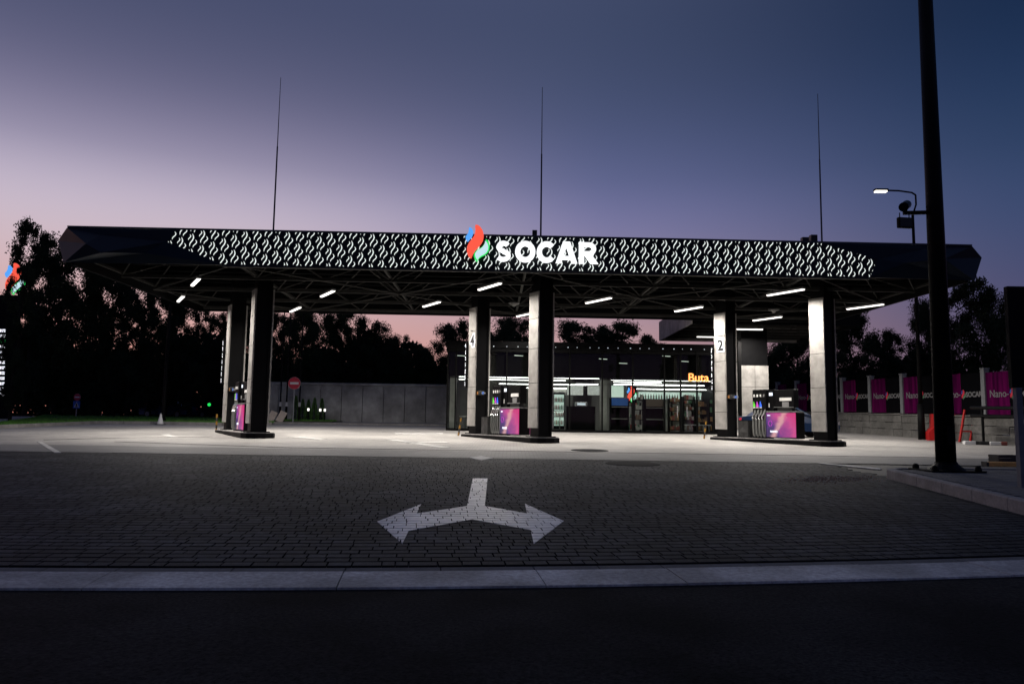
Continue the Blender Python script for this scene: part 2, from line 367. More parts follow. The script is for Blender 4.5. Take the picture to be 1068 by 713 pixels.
def thing(name, label, cat, loc=(0, 0, 0), rz=0.0, group=None):
    o = bpy.data.objects.new(name, None); COL.objects.link(o); o.empty_display_size = 0.2
    o.location = loc; o.rotation_euler = (0, 0, rz)
    return tag(o, label, cat, group)
def copy_tree(o, parent=None):
    c = o.copy(); COL.objects.link(c); c.parent = parent
    for ch in [x for x in o.children]: copy_tree(ch, c)
    return c
def struct(mb, name, m): return tag(mb.build(name, m), kind='structure')

def clip_poly(subject, clip):                              # convex clip polygon, counter-clockwise, 2D
    out = subject
    for i in range(len(clip)):
        a, b = clip[i], clip[(i + 1) % len(clip)]
        inp, out = out, []
        if not inp: return []
        side = lambda p: (b[0] - a[0]) * (p[1] - a[1]) - (b[1] - a[1]) * (p[0] - a[0])
        for j in range(len(inp)):
            p, q = inp[j - 1], inp[j]; sp, sq = side(p), side(q)
            if (sp >= 0) != (sq >= 0):
                t = sp / (sp - sq); out.append((p[0] + t * (q[0] - p[0]), p[1] + t * (q[1] - p[1])))
            if sq >= 0: out.append(q)
    return out
def ccw(p):
    a = sum(p[i - 1][0] * p[i][1] - p[i][0] * p[i - 1][1] for i in range(len(p)))
    return p if a > 0 else p[::-1]

def text_mesh(body, size, bold=0.0, depth=0.01, align='LEFT'):   # upright lettering facing -Y
    cu = bpy.data.curves.new('lettering', 'FONT'); cu.body = body; cu.size = size; cu.offset = bold; cu.extrude = depth; cu.align_x = align
    o = bpy.data.objects.new('lettering', cu); COL.objects.link(o)
    bpy.context.view_layer.update()
    me = bpy.data.meshes.new_from_object(o.evaluated_get(bpy.context.evaluated_depsgraph_get()))
    me.transform(Matrix.Rotation(R(90), 4, 'X')); me.materials.clear()
    bpy.data.objects.remove(o); bpy.data.curves.remove(cu)
    return me

# ------------------------------------------------------------------ ground
def sheet(name, xs, ys, off, m):
    mb = MB(); nx, ny = len(xs), len(ys)
    mb.v = [(x, y, gz(y) + off) for y in ys for x in xs]
    mb.f = [(j * nx + i, j * nx + i + 1, (j + 1) * nx + i + 1, (j + 1) * nx + i) for j in range(ny - 1) for i in range(nx - 1)]
    return struct(mb, name, m)
sheet('ground', [-900, -120, -40, 0, 40, 120, 900], [-300, -60, -4, 4, 18, 50, 70, 120, 900], -0.16, 'asphalt_far')

# kerb line of the road from the photograph (top edge of the pale strip), as ground points
edge_px = [(0, 595.9), (200, 596.2), (360, 596.0), (500, 595.3), (620, 594.2), (768, 591.0), (920, 587.6), (1068, 584.3)]
edge = [gpt(*p) for p in edge_px]
E0, E1 = Vector(edge[0]), Vector(edge[-1])
TH = math.atan2(E1.y - E0.y, E1.x - E0.x)
e1 = Vector((math.cos(TH), math.sin(TH))); e2 = Vector((-math.sin(TH), math.cos(TH)))
eu = np.array([p.x * e1.x + p.y * e1.y for p in edge]); ev = np.array([p.x * e2.x + p.y * e2.y for p in edge])
pf = np.polyfit(eu, ev, 2); ulo, uhi = eu[0], eu[-1]
def v0(u):
    if u < ulo: return np.polyval(pf, ulo) + (u - ulo) * np.polyval(np.polyder(pf), ulo)
    if u > uhi: return np.polyval(pf, uhi) + (u - uhi) * np.polyval(np.polyder(pf), uhi)
    return float(np.polyval(pf, u))
def uv(u, v, off=0.0):
    w = v0(u) + v; x = e1.x * u + e2.x * w; y = e1.y * u + e2.y * w
    return Vector((x, y, gz(y) + off))
US = [-60, -30, -16, -10] + [i * 0.5 for i in range(-14, 15)] + [10, 16, 30, 60]
def band(mb, va, vb, off, us=US):
    n = len(us)
    mb.add([uv(u, va, off) for u in us] + [uv(u, vb, off) for u in us], [(i, i + 1, n + i + 1, n + i) for i in range(n - 1)])
    return mb
struct(band(MB(), -30.0, -0.50, -0.012), 'road', 'asphalt')
# pale concrete strip in slabs, and the darker gutter course behind it
strip_root = struct(band(MB(), -0.53, 0.0, -0.03), 'concrete_strip', 'joint')
SW = 0.52
seams = [-8.0]
while seams[-1] < 9: seams.append(seams[-1] + random.uniform(1.0, 2.4))
for a, b in zip(seams[:-1], seams[1:]):
    us = [a + 0.004 + (b - a - 0.008) * k / 4 for k in range(5)]
    mb = MB(); n = 5
    dz = random.uniform(-0.002, 0.002)
    top = [uv(u, -SW + 0.01, 0.004 + dz) for u in us] + [uv(u, -0.012, 0.006 + dz) for u in us]
    lo = [uv(u, -SW, -0.04) for u in us] + [uv(u, 0.0, -0.04) for u in us]
    fs = [(i, i + 1, n + i + 1, n + i) for i in range(n - 1)]
    mb.add(top + lo, fs + [(2 * n + i, 2 * n + i + 1, i + 1, i) for i in range(n - 1)] + [(n + i, n + i + 1, 3 * n + i + 1, 3 * n + i) for i in range(n - 1)]
           + [(0, n, 3 * n, 2 * n), (n - 1, 2 * n - 1, 4 * n - 1, 3 * n - 1)])
    mb.build('slab', 'concrete_strip', strip_root)
gut = struct(band(MB(), 0.004, 0.20, -0.03), 'gutter', 'joint')
for a, b in zip(seams[:-1], seams[1:]):
    for k in range(2):
        a1 = a + (b - a) * k / 2 + 0.005; b1 = a + (b - a) * (k + 1) / 2 - 0.005
        mb = MB(); us = [a1, (a1 + b1) / 2, b1]
        mb.add([uv(u, 0.02, -0.004) for u in us] + [uv(u, 0.165, -0.004) for u in us] + [uv(u, 0.012, -0.04) for u in us] + [uv(u, 0.175, -0.04) for u in us],
               [(0, 1, 4, 3), (1, 2, 5, 4), (6, 7, 1, 0), (7, 8, 2, 1), (3, 4, 10, 9), (4, 5, 11, 10), (0, 3, 9, 6), (2, 5, 11, 8)])
        mb.build('slab', 'gutter', gut)

Y_APRON = 18.3
apron = MB()
ys = [uv(u, 0.2, -0.016) for u in US]; ye = [Vector((p.x * 1.0, Y_APRON + 0.02, gz(Y_APRON) - 0.016)) for p in ys]
apron.add(ys + ye, [(i, i + 1, len(US) + i + 1, len(US) + i) for i in range(len(US) - 1)])
apron = struct(apron, 'apron', 'apron_base')
# pavers: rows parallel to the road edge, random lengths
ROW = 0.165
arrow_px = lambda q: gpt(360 + q[0] / 4.108, 470 + q[1] / 4.108)
arrow_polys = [[(547, 118), (610, 118), (598, 236), (522, 236)],
               [(522, 236), (306.2, 268), (271.3, 342), (543, 293)],
               [(325, 228), (137, 303), (245, 398)],
               [(598, 236), (779.3, 268), (794.7, 338), (543, 293)],
               [(770, 226), (937, 300), (808, 398)],
               [(522, 236), (598, 236), (543, 293)]]
arrow_g = []
for P in arrow_polys: arrow_g.append(ccw([(arrow_px(q).x, arrow_px(q).y) for q in P]))
# the heads overlap the arms: trim the arms where the heads begin by clipping paint per paver and keeping order offsets
rows = []
v = 0.215
while True:
    if uv(0, v).y > Y_APRON + 2.5: break
    rows.append(v); v += ROW
pieces = []
for ri, v in enumerate(rows):
    yc = uv(0, v).y; half = yc * 0.72 + 2.2
    u = -half - random.random() * 0.3
    while u < half:
        w = random.choice((0.11, 0.16, 0.2, 0.2, 0.24))
        c = uv(u + w / 2, v + ROW / 2)
        if c.y < Y_APRON - 0.05 and not (c.x > 7.45): pieces.append((c.y, u, u + w, v, v + ROW))
        u += w
def paver_verts(ua, ub, va, vb, g=0.006, ch=0.006, dz=0.0):
    P = []
    um, vm = (ua + ub) / 2, (va + vb) / 2
    base = uv(um, vm)
    j = lambda: random.uniform(-0.003, 0.003)
    tx, ty = random.uniform(-.004, .004), random.uniform(-.004, .004)
    gu = 0.002; lo = [(ua + gu + j(), va + g), (ub - gu + j(), va + g), (ub - gu + j(), vb - g), (ua + gu + j(), vb - g)]
    cu, cv = 0.004, 0.010; hi = [(lo[0][0] + cu, va + g + cv), (lo[1][0] - cu, va + g + cv), (lo[2][0] - cu, vb - g - cv), (lo[3][0] + cu, vb - g - cv)]
    for a, b in lo: P.append(uv(a, b, -0.020))
    for a, b in lo: P.append(uv(a, b, -0.006 + dz))
    for a, b in hi: P.append(uv(a, b, 0.0 + dz + tx * (a - um) + ty * (b - vm)))
    return P
PF = [(0, 1, 5, 4), (1, 2, 6, 5), (2, 3, 7, 6), (3, 0, 4, 7), (4, 5, 9, 8), (5, 6, 10, 9), (6, 7, 11, 10), (7, 4, 8, 11), (8, 9, 10, 11)]
def two_mats(o):
    o.data.materials.append(MATS['joint'])
    idx = np.ones(len(o.data.polygons), dtype=np.int32); idx[8::9] = 0; o.data.polygons.foreach_set('material_index', idx); return o
def in_view(p):
    q = m3.transposed() @ (Vector(p) - CAM)
    return abs(q.x / -q.z) < 540 / 780 and q.z < 0
pieces.sort(key=lambda t: t[0])
bulk = [MB(), MB()]; paint = MB(); count = 0
arrow_box = (min(p[0] for P in arrow_g for p in P) - .3, max(p[0] for P in arrow_g for p in P) + .3, min(p[1] for P in arrow_g for p in P) - .3, max(p[1] for P in arrow_g for p in P) + .3)
for yc, ua, ub, va, vb in pieces:
    V = paver_verts(ua, ub, va, vb, dz=random.uniform(-0.0012, 0.0012))
    shade = 1 if random.random() < 0.35 else 0
    c = uv((ua + ub) / 2, (va + vb) / 2)
    if count < 300 and in_view(c):
        two_mats(MB().add(V, PF).build('paver', 'paver_light' if shade else 'paver', apron)); count += 1
    else: bulk[shade].add(V, PF)
    if arrow_box[0] < c.x < arrow_box[1] and arrow_box[2] < c.y < arrow_box[3]:
        topq = ccw([(V[k].x, V[k].y) for k in (8, 9, 10, 11)]); zc = sum(V[k].z for k in (8, 9, 10, 11)) / 4
        low = ccw([(V[k].x, V[k].y) for k in (4, 5, 6, 7)])
        sh = [((a[0] * 0.75 + b[0] * 0.25), (a[1] * 0.75 + b[1] * 0.25)) for a, b in zip(topq, low)] if len(low) == 4 else topq
        for pi, P in enumerate(arrow_g):
            r = clip_poly(sh if len(sh) == 4 else topq, P)
            if len(r) >= 3:
                o = 0.0035
                paint.prism([(x, y, zc + SLOPE * (y - c.y) - 0.004) for x, y in r], (0, 0, 0.004 + o))
for k in (0, 1):
    o = two_mats(bulk[k].build('paver', ('paver', 'paver_light')[k], apron)); o['kind'] = 'stuff'
tag(paint.build('painted_arrow', 'white_paint'), 'white two-headed turn arrow painted on the dark block paving', 'road marking')

# lit forecourt
fc = MB(); xs = [-40, -20, 0, 20, 40]; ysf = [Y_APRON, 24, 30, 36, 42, 50]
sheet('forecourt', xs, ysf, 0.0, 'forecourt_paving')
sheet('paved_band', xs, [Y_APRON, 19.6, 20.9], 0.004, 'band_paving')
def mark(px_poly, name, label, m='forecourt_line', off=0.009, cat='road marking'):
    P = [gpt(x, y) for x, y in px_poly]
    mb = MB(); mb.prism([(p.x, p.y, gz(p.y) - 0.004) for p in P], (0, 0, 0.004 + off))
    return tag(mb.build(name, m), label, cat, 'painted lines on the forecourt' if cat == 'road marking' else None)
mark([(38.5, 460.5), (43, 460.3), (64, 472), (57, 472)], 'painted_line', 'short diagonal white line on the forecourt at far left')
mark([(168, 453.2), (176, 452.8), (186, 455.6), (178, 455.8)], 'painted_line', 'small pale dash on the paving left of the leftmost pump island')
mark([(300, 455.5), (318, 455.2), (341, 457.8), (334, 458.6)], 'painted_line', 'white stroke on the lit paving just right of the leftmost pump island')
mark([(402, 458.2), (414, 458), (470, 466.6), (459, 467.2)], 'painted_line', 'long diagonal white stroke on the lit paving left of the middle pump island')
mark([(418, 460.5), (463, 460.4), (468, 461.6), (424, 461.9)], 'painted_line', 'thin white crosswise stroke on the lit paving left of the middle island')
mark([(412, 451.6), (462, 451.6), (462, 452.6), (412, 452.6)], 'painted_line', 'faint white line in front of the left corner of the shop')
mark([(490, 477.2), (502, 475.6), (514, 477.6), (502, 480)], 'painted_diamond', 'small white diamond painted above the stem of the turn arrow')
mark([(853, 483.2), (858, 482.8), (920, 488.4), (917, 489.6)], 'painted_line', 'thin white line leading to the end of the kerb at right')
# slot drain across the forecourt and covers
def strip_px(name, label, pts, w, m, cat):
    mb = MB(); G = [gpt(*p) for p in pts]
    for a, b in zip(G[:-1], G[1:]):
        d = (b - a); d.z = 0; d.normalize(); n = Vector((-d.y, d.x, 0)) * w / 2
        mb.prism([(q.x, q.y, gz(q.y) - 0.01) for q in (a - n, b - n, b + n, a + n)], (0, 0, 0.0165))
    return tag(mb.build(name, m), label, cat)
strip_px('slot_drain', 'narrow dark drain channel running across the lit forecourt', [(120, 460.4), (300, 466.6), (534, 470.2), (760, 473.6), (980, 477)], 0.08, 'manhole', 'drain')
strip_px('slot_drain', 'short dark drain channel on the paving at far left', [(46, 458.6), (120, 456.6), (222, 455.2)], 0.10, 'manhole', 'drain')
for px, py, r, lb in ((660, 483.5, 0.62, 'round manhole cover in the paving right of the turn arrow'), (615, 469.6, 0.55, 'round manhole cover on the lit paving beside the middle island')):
    c = gpt(px, py); mb = MB(); mb.lathe([(r, -0.01), (r, 0.008), (r - 0.03, 0.014), (0.02, 0.014)], 24)
    o = mb.build('manhole_cover', 'manhole'); o.location = (c.x, c.y, gz(c.y)); o.rotation_euler[0] = math.atan(SLOPE); tag(o, lb, 'manhole')

# scattered sand and clods swept together on the paving at right
mb = MB()
for _ in range(700):
    px = random.gauss(868, 22); py = random.gauss(499.5, 1.6) + (px - 868) * -0.02
    p = gpt(px, py); r = random.uniform(0.008, 0.028); a = random.random() * 6.28
    V = [(p.x + r * math.cos(a + k * 2.1), p.y + r * math.sin(a + k * 2.1), gz(p.y) - 0.003) for k in range(3)] + [(p.x, p.y, gz(p.y) + r * 0.7)]
    mb.add(V, [(0, 1, 3), (1, 2, 3), (2, 0, 3)])
tag(mb.build('loose_sand', 'sand'), 'thin scatter of brown sand on the paving left of the kerb end', 'sand', kind='stuff')
# raised pavement at right with kerb stones
ka = gpt(1068, 537); kb = gpt(921, 497.8)
kd = Vector((kb.x - ka.x, kb.y - ka.y, 0)).normalized(); kn = Vector((kd.y, -kd.x, 0))
PH = 0.185
def kp(t, s): 
    p = ka + kd * t + kn * s; return (p.x, p.y)
klen = (kb - ka).length
outline = [kp(-3.0, 0.14), kp(klen - 0.25, 0.14), kp(klen + 0.02, 0.34), kp(klen + 0.2, 0.75), kp(klen + 1.6, 8), kp(klen + 2.5, 30), kp(-3.0, 30)]
mb = MB(); mb.prism([(x, y, gz(y) - 0.1) for x, y in outline], (0, 0, 0.1 + PH - 0.022)); pav = struct(mb, 'pavement', 'joint')
def kerb_stone(p, q, w=0.14):
    a = Vector((*p, 0)); b = Vector((*q, 0)); d = (b - a).normalized(); n = Vector((d.y, -d.x, 0)) * w; g = d * 0.006; a = a + g; b = b - g
    c = 0.02; nc = n.normalized() * c
    mb = MB(); V = []
    for pt in (a, b):
        z = gz(pt.y)
        V += [(pt.x, pt.y, z - 0.1), (pt.x, pt.y, z + PH - c), (pt.x + nc.x, pt.y + nc.y, z + PH), (pt.x + n.x, pt.y + n.y, z + PH), (pt.x + n.x, pt.y + n.y, z - 0.1)]
    mb.add(V, [(4, 3, 2, 1, 0), (5, 6, 7, 8, 9)] + [(i, (i + 1) % 5, 5 + (i + 1) % 5, 5 + i) for i in range(5)])
    mb.build('kerb_stone', 'kerb', pav)
t = -2.6
while t < klen - 0.3:
    kerb_stone(kp(t, 0), kp(min(t + 1.0, klen - 0.2), 0)); t += 1.0
kerb_stone(kp(klen - 0.2, 0), kp(klen + 0.12, 0.26)); kerb_stone(kp(klen + 0.12, 0.26), kp(klen + 0.34, 0.75))
for k in range(6):
    a0, a1 = k / 6, (k + 1) / 6
    A = (klen + 0.34 + 1.4 * a0, 0.75 + 7.2 * a0); B = (klen + 0.34 + 1.4 * a1, 0.75 + 7.2 * a1)
    kerb_stone(kp(*A), kp(*B))
pm = MB(); rowt = -2.8
while rowt < klen + 0.9:
    s = 0.15 + (0.1 if int(round(rowt / 0.1)) % 2 else 0.0)
    while s < 4.4:
        lim = klen - 0.2 + max(0, (s - 0.2)) * 0.25
        if rowt + 0.1 < lim:
            g = 0.003; q = [kp(rowt + g, s + g), kp(rowt + g, s + 0.2 - g), kp(rowt + 0.1 - g, s + 0.2 - g), kp(rowt + 0.1 - g, s + g)]
            dz = random.uniform(-0.002, 0.002)
            pm.prism([(x, y, gz(y) + PH - 0.03) for x, y in q], (0, 0, 0.028 + dz))
        s += 0.2
    rowt += 0.1
o = pm.build('paver', 'gutter', pav); o['kind'] = 'stuff'

# lawn with kerb at left
lawn_px = [(-60, 451), (0, 446.6), (50, 444.2), (100, 441.9), (157, 442.2), (232, 443.6), (283, 443.0)]
LG = [gpt(*p) for p in lawn_px]
mb = MB(); n = len(LG)
mb.add([(p.x, p.y, gz(p.y) + 0.10) for p in LG] + [(p.x * 1.25 - (6 if i < 3 else 0), 52.0, gz(50) + 0.06) for i, p in enumerate(LG)], [(i, i + 1, n + i + 1, n + i) for i in range(n - 1)])
struct(mb, 'lawn', 'soil')
mb = MB()
lk = tag(bpy.data.objects.new('lawn_kerb', None), kind='structure'); COL.objects.link(lk)
for a, b in zip(LG[:-1], LG[1:]):
    L = (b - a).length; m_ = max(1, int(L / 1.0))
    for k in range(m_):
        p = a.lerp(b, k / m_); q = a.lerp(b, (k + 1) / m_); d = (q - p).normalized() * 0.008
        p = p + d; q = q - d
        MB().bar((p.x, p.y, gz(p.y) + 0.02), (q.x, q.y, gz(q.y) + 0.02), 0.14, 0.26).build('kerb_stone', 'kerb', lk)
gv = []; gf = []
def blades(n, sampler, h0, h1):
    mb = MB()
    for _ in range(n):
        x, y, z = sampler(); a = random.random() * 6.28; w = random.uniform(0.012, 0.03); h = random.uniform(h0, h1); l = random.uniform(-0.05, 0.05)
        mb.add([(x - w * math.cos(a), y - w * math.sin(a), z), (x + w * math.cos(a), y + w * math.sin(a), z), (x + l, y + random.uniform(-.05, .05), z + h)], [(0, 1, 2)])
    return mb
def lawn_sample():
    while True:
        i = min(int(random.random() * (n - 1)), n - 2); f = random.random(); a = LG[i].lerp(LG[i + 1], f)
        bx = LG[i].x * 1.25 - (6 if i < 3 else 0); bx2 = LG[i + 1].x * 1.25 - (6 if i + 1 < 3 else 0)
        s = random.random() ** 1.6; x = a.x + (bx + (bx2 - bx) * f - a.x) * s; y = a.y + 0.1 + (52 - a.y - 0.1) * s
        z = gz(a.y) + 0.10 + (gz(50) + 0.06 - gz(a.y) - 0.10) * s
        return x, y, z - 0.01
tag(blades(26000, lawn_sample, 0.05, 0.14).build('grass', 'grass'), 'short green grass on the kerbed lawn at left', 'grass', kind='stuff')

# ------------------------------------------------------------------ canopy
YF, KF = 23.3, 0.0245
ZB, ZT = 6.02, 7.12
psi = math.atan(KF)
cx_ = Vector((math.cos(psi), math.sin(psi), 0)); cy_ = Vector((-math.sin(psi), math.cos(psi), 0))
CO = Vector((0, YF, 0))
def cl(x, y, z): return CO + cx_ * x + cy_ * y + Vector((0, 0, z))
def inv(p): q = Vector(p) - CO; return (q.dot(cx_), q.dot(cy_), p[2])
canopy = thing('fuel_canopy', 'wide black fuel station canopy with glowing wave-patterned front on six clad columns', 'canopy', (0, YF, 0))
CINV = Matrix.Translation((0, -YF, 0))
def cbuild(mb, name, m, parent=None, smooth=False):
    mb.v = [(v[0], v[1] - YF, v[2]) if not isinstance(v, Vector) else (v.x, v.y - YF, v.z) for v in mb.v]
    return mb.build(name, m, parent or canopy, smooth)
XL = inv(atp(70, 250, YF, KF))[0]; XR = inv(atp(1016, 270, YF, KF))[0]
DEP = 10.7
# lit front panel (plane y = 0)
panel_px = [(182, 238.6), (856, 251.8), (915.5, 270.3), (908, 287.6), (231.6, 275.0), (174, 252)]
pan = [inv(atp(x, y, YF, KF)) for x, y in panel_px]
pan2 = [(p[0], p[2]) for p in pan]
pan2[0] = (pan2[0][0], ZT); pan2[1] = (pan2[1][0], ZT); pan2[3] = (pan2[3][0], ZB); pan2[4] = (pan2[4][0], ZB)
mb = MB(); mb.prism([cl(x, 0, z) for x, z in pan2], cy_ * 0.12); fascia = cbuild(mb, 'fascia_panel', 'fascia_black')
# faceted end cladding
def fpt(px, py, yoff): 
    d = ray(px, py); b = CO + cy_ * yoff
    t = (b - CAM).dot(cy_) / d.dot(cy_); p = CAM + d * t
    q = inv(p); return Vector((q[0], yoff, q[2]))
pI, pTR, pTip, pBR, pH, pG = [Vector((x, 0.0, z)) for x, z in pan2]
A = fpt(70, 236.3, 0.05); A.z = ZT; B = fpt(60.4, 250.9, 0.45); C_ = fpt(66.5, 272.5, 0.15); C_.z = ZB
D = fpt(89.4, 254, -0.42); E_ = fpt(104.9, 245.1, -0.02); F_ = fpt(105.5, 263.3, -0.46); K = fpt(150, 239.0, 0.0); K.z = ZT - 0.02
Hm = fpt(150, 264, -0.12)
tri_left = [(A, D, B), (B, D, C_), (A, E_, D), (A, K, E_), (D, E_, F_), (E_, K, pI), (E_, pI, pG), (E_, pG, F_), (F_, pG, Hm), (Hm, pG, pH), (D, F_, C_), (C_, F_, Hm), (C_, Hm, pH)]
for t3 in tri_left:
    cen = sum(t3, Vector()) / 3
    P = [cl(*p) for p in t3]
    nrm = (P[1] - P[0]).cross(P[2] - P[0]).normalized()
    if nrm.dot(cy_) < 0: nrm = -nrm
    mb = MB(); mb.prism([p for p in P], nrm * 0.03); cbuild(mb, 'facet', 'facet_navy')
TRc = fpt(1014, 255.0, 0.05); TRc.z = ZT; RM = fpt(1024, 268.6, 0.45); BRc = fpt(1016.5, 291.2, 0.15); BRc.z = ZB
R1 = fpt(985, 270, -0.35); R2 = fpt(944, 274, -0.18); R3 = fpt(962, 260, -0.02)
tri_right = [(pTR, R3, pTip), (pTR, TRc, R3), (TRc, R1, R3), (TRc, RM, R1), (RM, BRc, R1), (R3, R1, R2), (R3, R2, pTip), (pTip, R2, pBR), (R2, R1, BRc), (pBR, R2, BRc)]
for t3 in tri_right:
    P = [cl(*p) for p in t3]; nrm = (P[1] - P[0]).cross(P[2] - P[0]).normalized()
    if nrm.dot(cy_) < 0: nrm = -nrm
    mb = MB(); mb.prism(P, nrm * 0.03); cbuild(mb, 'facet', 'facet_navy')
# trim edges, side and rear fascias, deck
mb = MB(); mb.bar(cl(A.x + 0.02, 0.12, ZT + 0.03), cl(fpt(1014, 255.0, 0.05).x - 0.02, 0.12, ZT + 0.03), 0.2, 0.05); cbuild(mb, 'top_trim', 'steel_rod')
mb = MB(); mb.bar(cl(pan2[4][0], 0.07, ZB - 0.03), cl(pan2[3][0], 0.07, ZB - 0.03), 0.16, 0.05); cbuild(mb, 'bottom_trim', 'truss')
mb = MB(); mb.bar(cl(XL - 0.05, 0.5, (ZB + ZT) / 2), cl(XL - 0.05, DEP, (ZB + ZT) / 2), 0.1, ZT - ZB); cbuild(mb, 'side_fascia', 'black_metal')
mb = MB(); mb.bar(cl(XR + 0.05, 0.5, (ZB + ZT) / 2), cl(XR + 0.05, DEP, (ZB + ZT) / 2), 0.1, ZT - ZB); cbuild(mb, 'side_fascia', 'black_metal')
mb = MB(); mb.bar(cl(XL, DEP, (ZB + ZT) / 2), cl(XR, DEP, (ZB + ZT) / 2), 0.1, ZT - ZB); cbuild(mb, 'rear_fascia', 'black_metal')
mb = MB(); P = [cl(XL, 0.2, ZT - 0.12), cl(XR, 0.2, ZT - 0.12), cl(XR, DEP - 0.06, ZT - 0.12), cl(XL, DEP - 0.06, ZT - 0.12)]
mb.prism(P, (0, 0, 0.08)); cbuild(mb, 'roof_deck', 'deck')
# open steelwork under the deck
nx_, ny_ = 12, 4
def nodeL(i, j): return cl(XL + 0.35 + (XR - XL - 0.7) * i / nx_, 0.35 + (DEP - 0.75) * j / ny_, ZB + 0.12)
def nodeU(i, j): return cl(XL + 0.35 + (XR - XL - 0.7) * (i + .5) / nx_, 0.35 + (DEP - 0.75) * (j + .5) / ny_, ZT - 0.22)
for j in range(ny_ + 1):
    cbuild(MB().bar(nodeL(0, j), nodeL(nx_, j), 0.09, 0.12), 'truss_chord', 'truss')
for i in range(0, nx_ + 1, 2):
    cbuild(MB().bar(nodeL(i, 0) + Vector((0, 0, 0.1)), nodeL(i, ny_) + Vector((0, 0, 0.1)), 0.08, 0.08), 'truss_chord', 'truss')
for j in range(9):
    y = 0.7 + j * 1.12
    cbuild(MB().bar(cl(XL + 0.1, y, ZT - 0.25), cl(XR - 0.1, y, ZT - 0.25), 0.1, 0.2), 'purlin', 'black_metal')
for i in range(nx_):
    for j in range(ny_):
        for (di, dj) in ((0, 0), (1, 0), (0, 1), (1, 1)):
            if (i + di) % 2 == 0 or random.random() < 0.35:
                cbuild(MB().tube(nodeL(i + di, j + dj), nodeU(i, j), 0.024, n=6), 'truss_diagonal', 'truss')
for i in range(0, nx_ - 1, 2):
    for j in range(0, ny_, 2):
        a, b = ((i, j), (i + 2, j + 2)) if (i // 2 + j // 2) % 2 else ((i + 2, j), (i, j + 2))
        cbuild(MB().tube(nodeL(*a) + Vector((0, 0, -0.06)), nodeL(*b) + Vector((0, 0, -0.06)), 0.028, n=6), 'cross_brace', 'truss')

# glowing wave cut-outs in the front panel
S_CEN = [(0.020, 0.20), (0.052, 0.13), (0.060, 0.07), (0.035, 0.0), (-0.010, -0.06), (-0.045, -0.12), (-0.050, -0.20)]
def stroke(cen, w, taper=True):
    L, Rr = [], []
    for i, p in enumerate(cen):
        a = cen[max(0, i - 1)]; b = cen[min(len(cen) - 1, i + 1)]
        dx, dy = b[0] - a[0], b[1] - a[1]; l = math.hypot(dx, dy); nx, ny = -dy / l, dx / l
        k = w / 2 * ((0.35, 0.85, 1.0, 1.0, 1.0, 0.85, 0.35)[i] if taper and len(cen) == 7 else (0.5 if i in (0, len(cen) - 1) else 1))
        L.append((p[0] + nx * k, p[1] + ny * k)); Rr.append((p[0] - nx * k, p[1] - ny * k))
    return L + Rr[::-1]
big = stroke(S_CEN, 0.039)
small_l = stroke([(x * 0.62, z * 0.45) for x, z in S_CEN], 0.031)
small_r = stroke([(x * 0.95, z * 0.62) for x, z in S_CEN], 0.033)
slots = MB()
clipP = ccw([(x, z) for x, z in pan2])
cenx, cenz = sum(p[0] for p in clipP) / 6, sum(p[1] for p in clipP) / 6
clipP = [(cenx + (x - cenx) * 0.9985, cenz + (z - cenz) * 0.965) for x, z in clipP]
PX, PZ = 0.332, 0.482
x0s = pan2[4][0] - 3; k = 0
for c in range(90):
    x = x0s + c * PX
    for r in range(-3, 6):
        z = ZB + r * PZ + (c % 4) * PZ * 0.2455 + (c // 4) * (-0.0) + 0.05
        for shp, ox, oz in ((big, 0, 0), (small_l, -0.066, 0.088), (small_r, 0.105, -0.115)):
            sh = 0.025 * (z - ZB)
            P = [(x + ox + sh + a, z + oz + b) for a, b in shp]
            if max(p[0] for p in P) < clipP[0][0] - 40: continue
            # split the curved stroke into convex quads before clipping
            n_ = len(P) // 2
            for i in range(n_ - 1):
                q = ccw([P[i], P[i + 1], P[2 * n_ - 2 - i], P[2 * n_ - 1 - i]])
                r_ = clip_poly(q, clipP)
                if len(r_) >= 3:
                    o_ = len(slots.v)
                    slots.v += [cl(a, -0.006, b) for a, b in r_]; slots.f.append(tuple(range(o_, o_ + len(r_))))
so = cbuild(slots, 'glowing_slot', 'slot_light'); so['kind'] = 'stuff'
bm = bmesh.new(); bm.from_mesh(so.data); bmesh.ops.remove_doubles(bm, verts=bm.verts, dist=0.0005); bm.to_mesh(so.data); bm.free()

# columns and islands
AX = R(-59.3)
ax = Vector((math.cos(AX), math.sin(AX), 0)); ay = Vector((-math.sin(AX), math.cos(AX), 0))
ISL = [Vector((-10.10, 28.45, 0)), Vector((-0.14, 28.1, 0)), Vector((9.95, 28.6, 0))]
IW, IL, IH = 1.15, 5.8, 0.15
PANEL_H = [0.95, 1.05, 1.20, 0.85, 0.70]      # tiles from the top
def loc(o, x, y, z): return o + ax * x + ay * y + Vector((0, 0, z))
ISZ = [gz(c.y) + IH for c in ISL]
def lbox(mb, o, x0, x1, y0, y1, z0, z1):
    V = [loc(o, x, y, z) for z in (z0, z1) for x, y in ((x0, y0), (x1, y0), (x1, y1), (x0, y1))]
    return mb.add(V, [(0, 3, 2, 1), (4, 5, 6, 7), (0, 1, 5, 4), (1, 2, 6, 5), (2, 3, 7, 6), (3, 0, 4, 7)])
COLNAMES = ('left', 'middle', 'right')
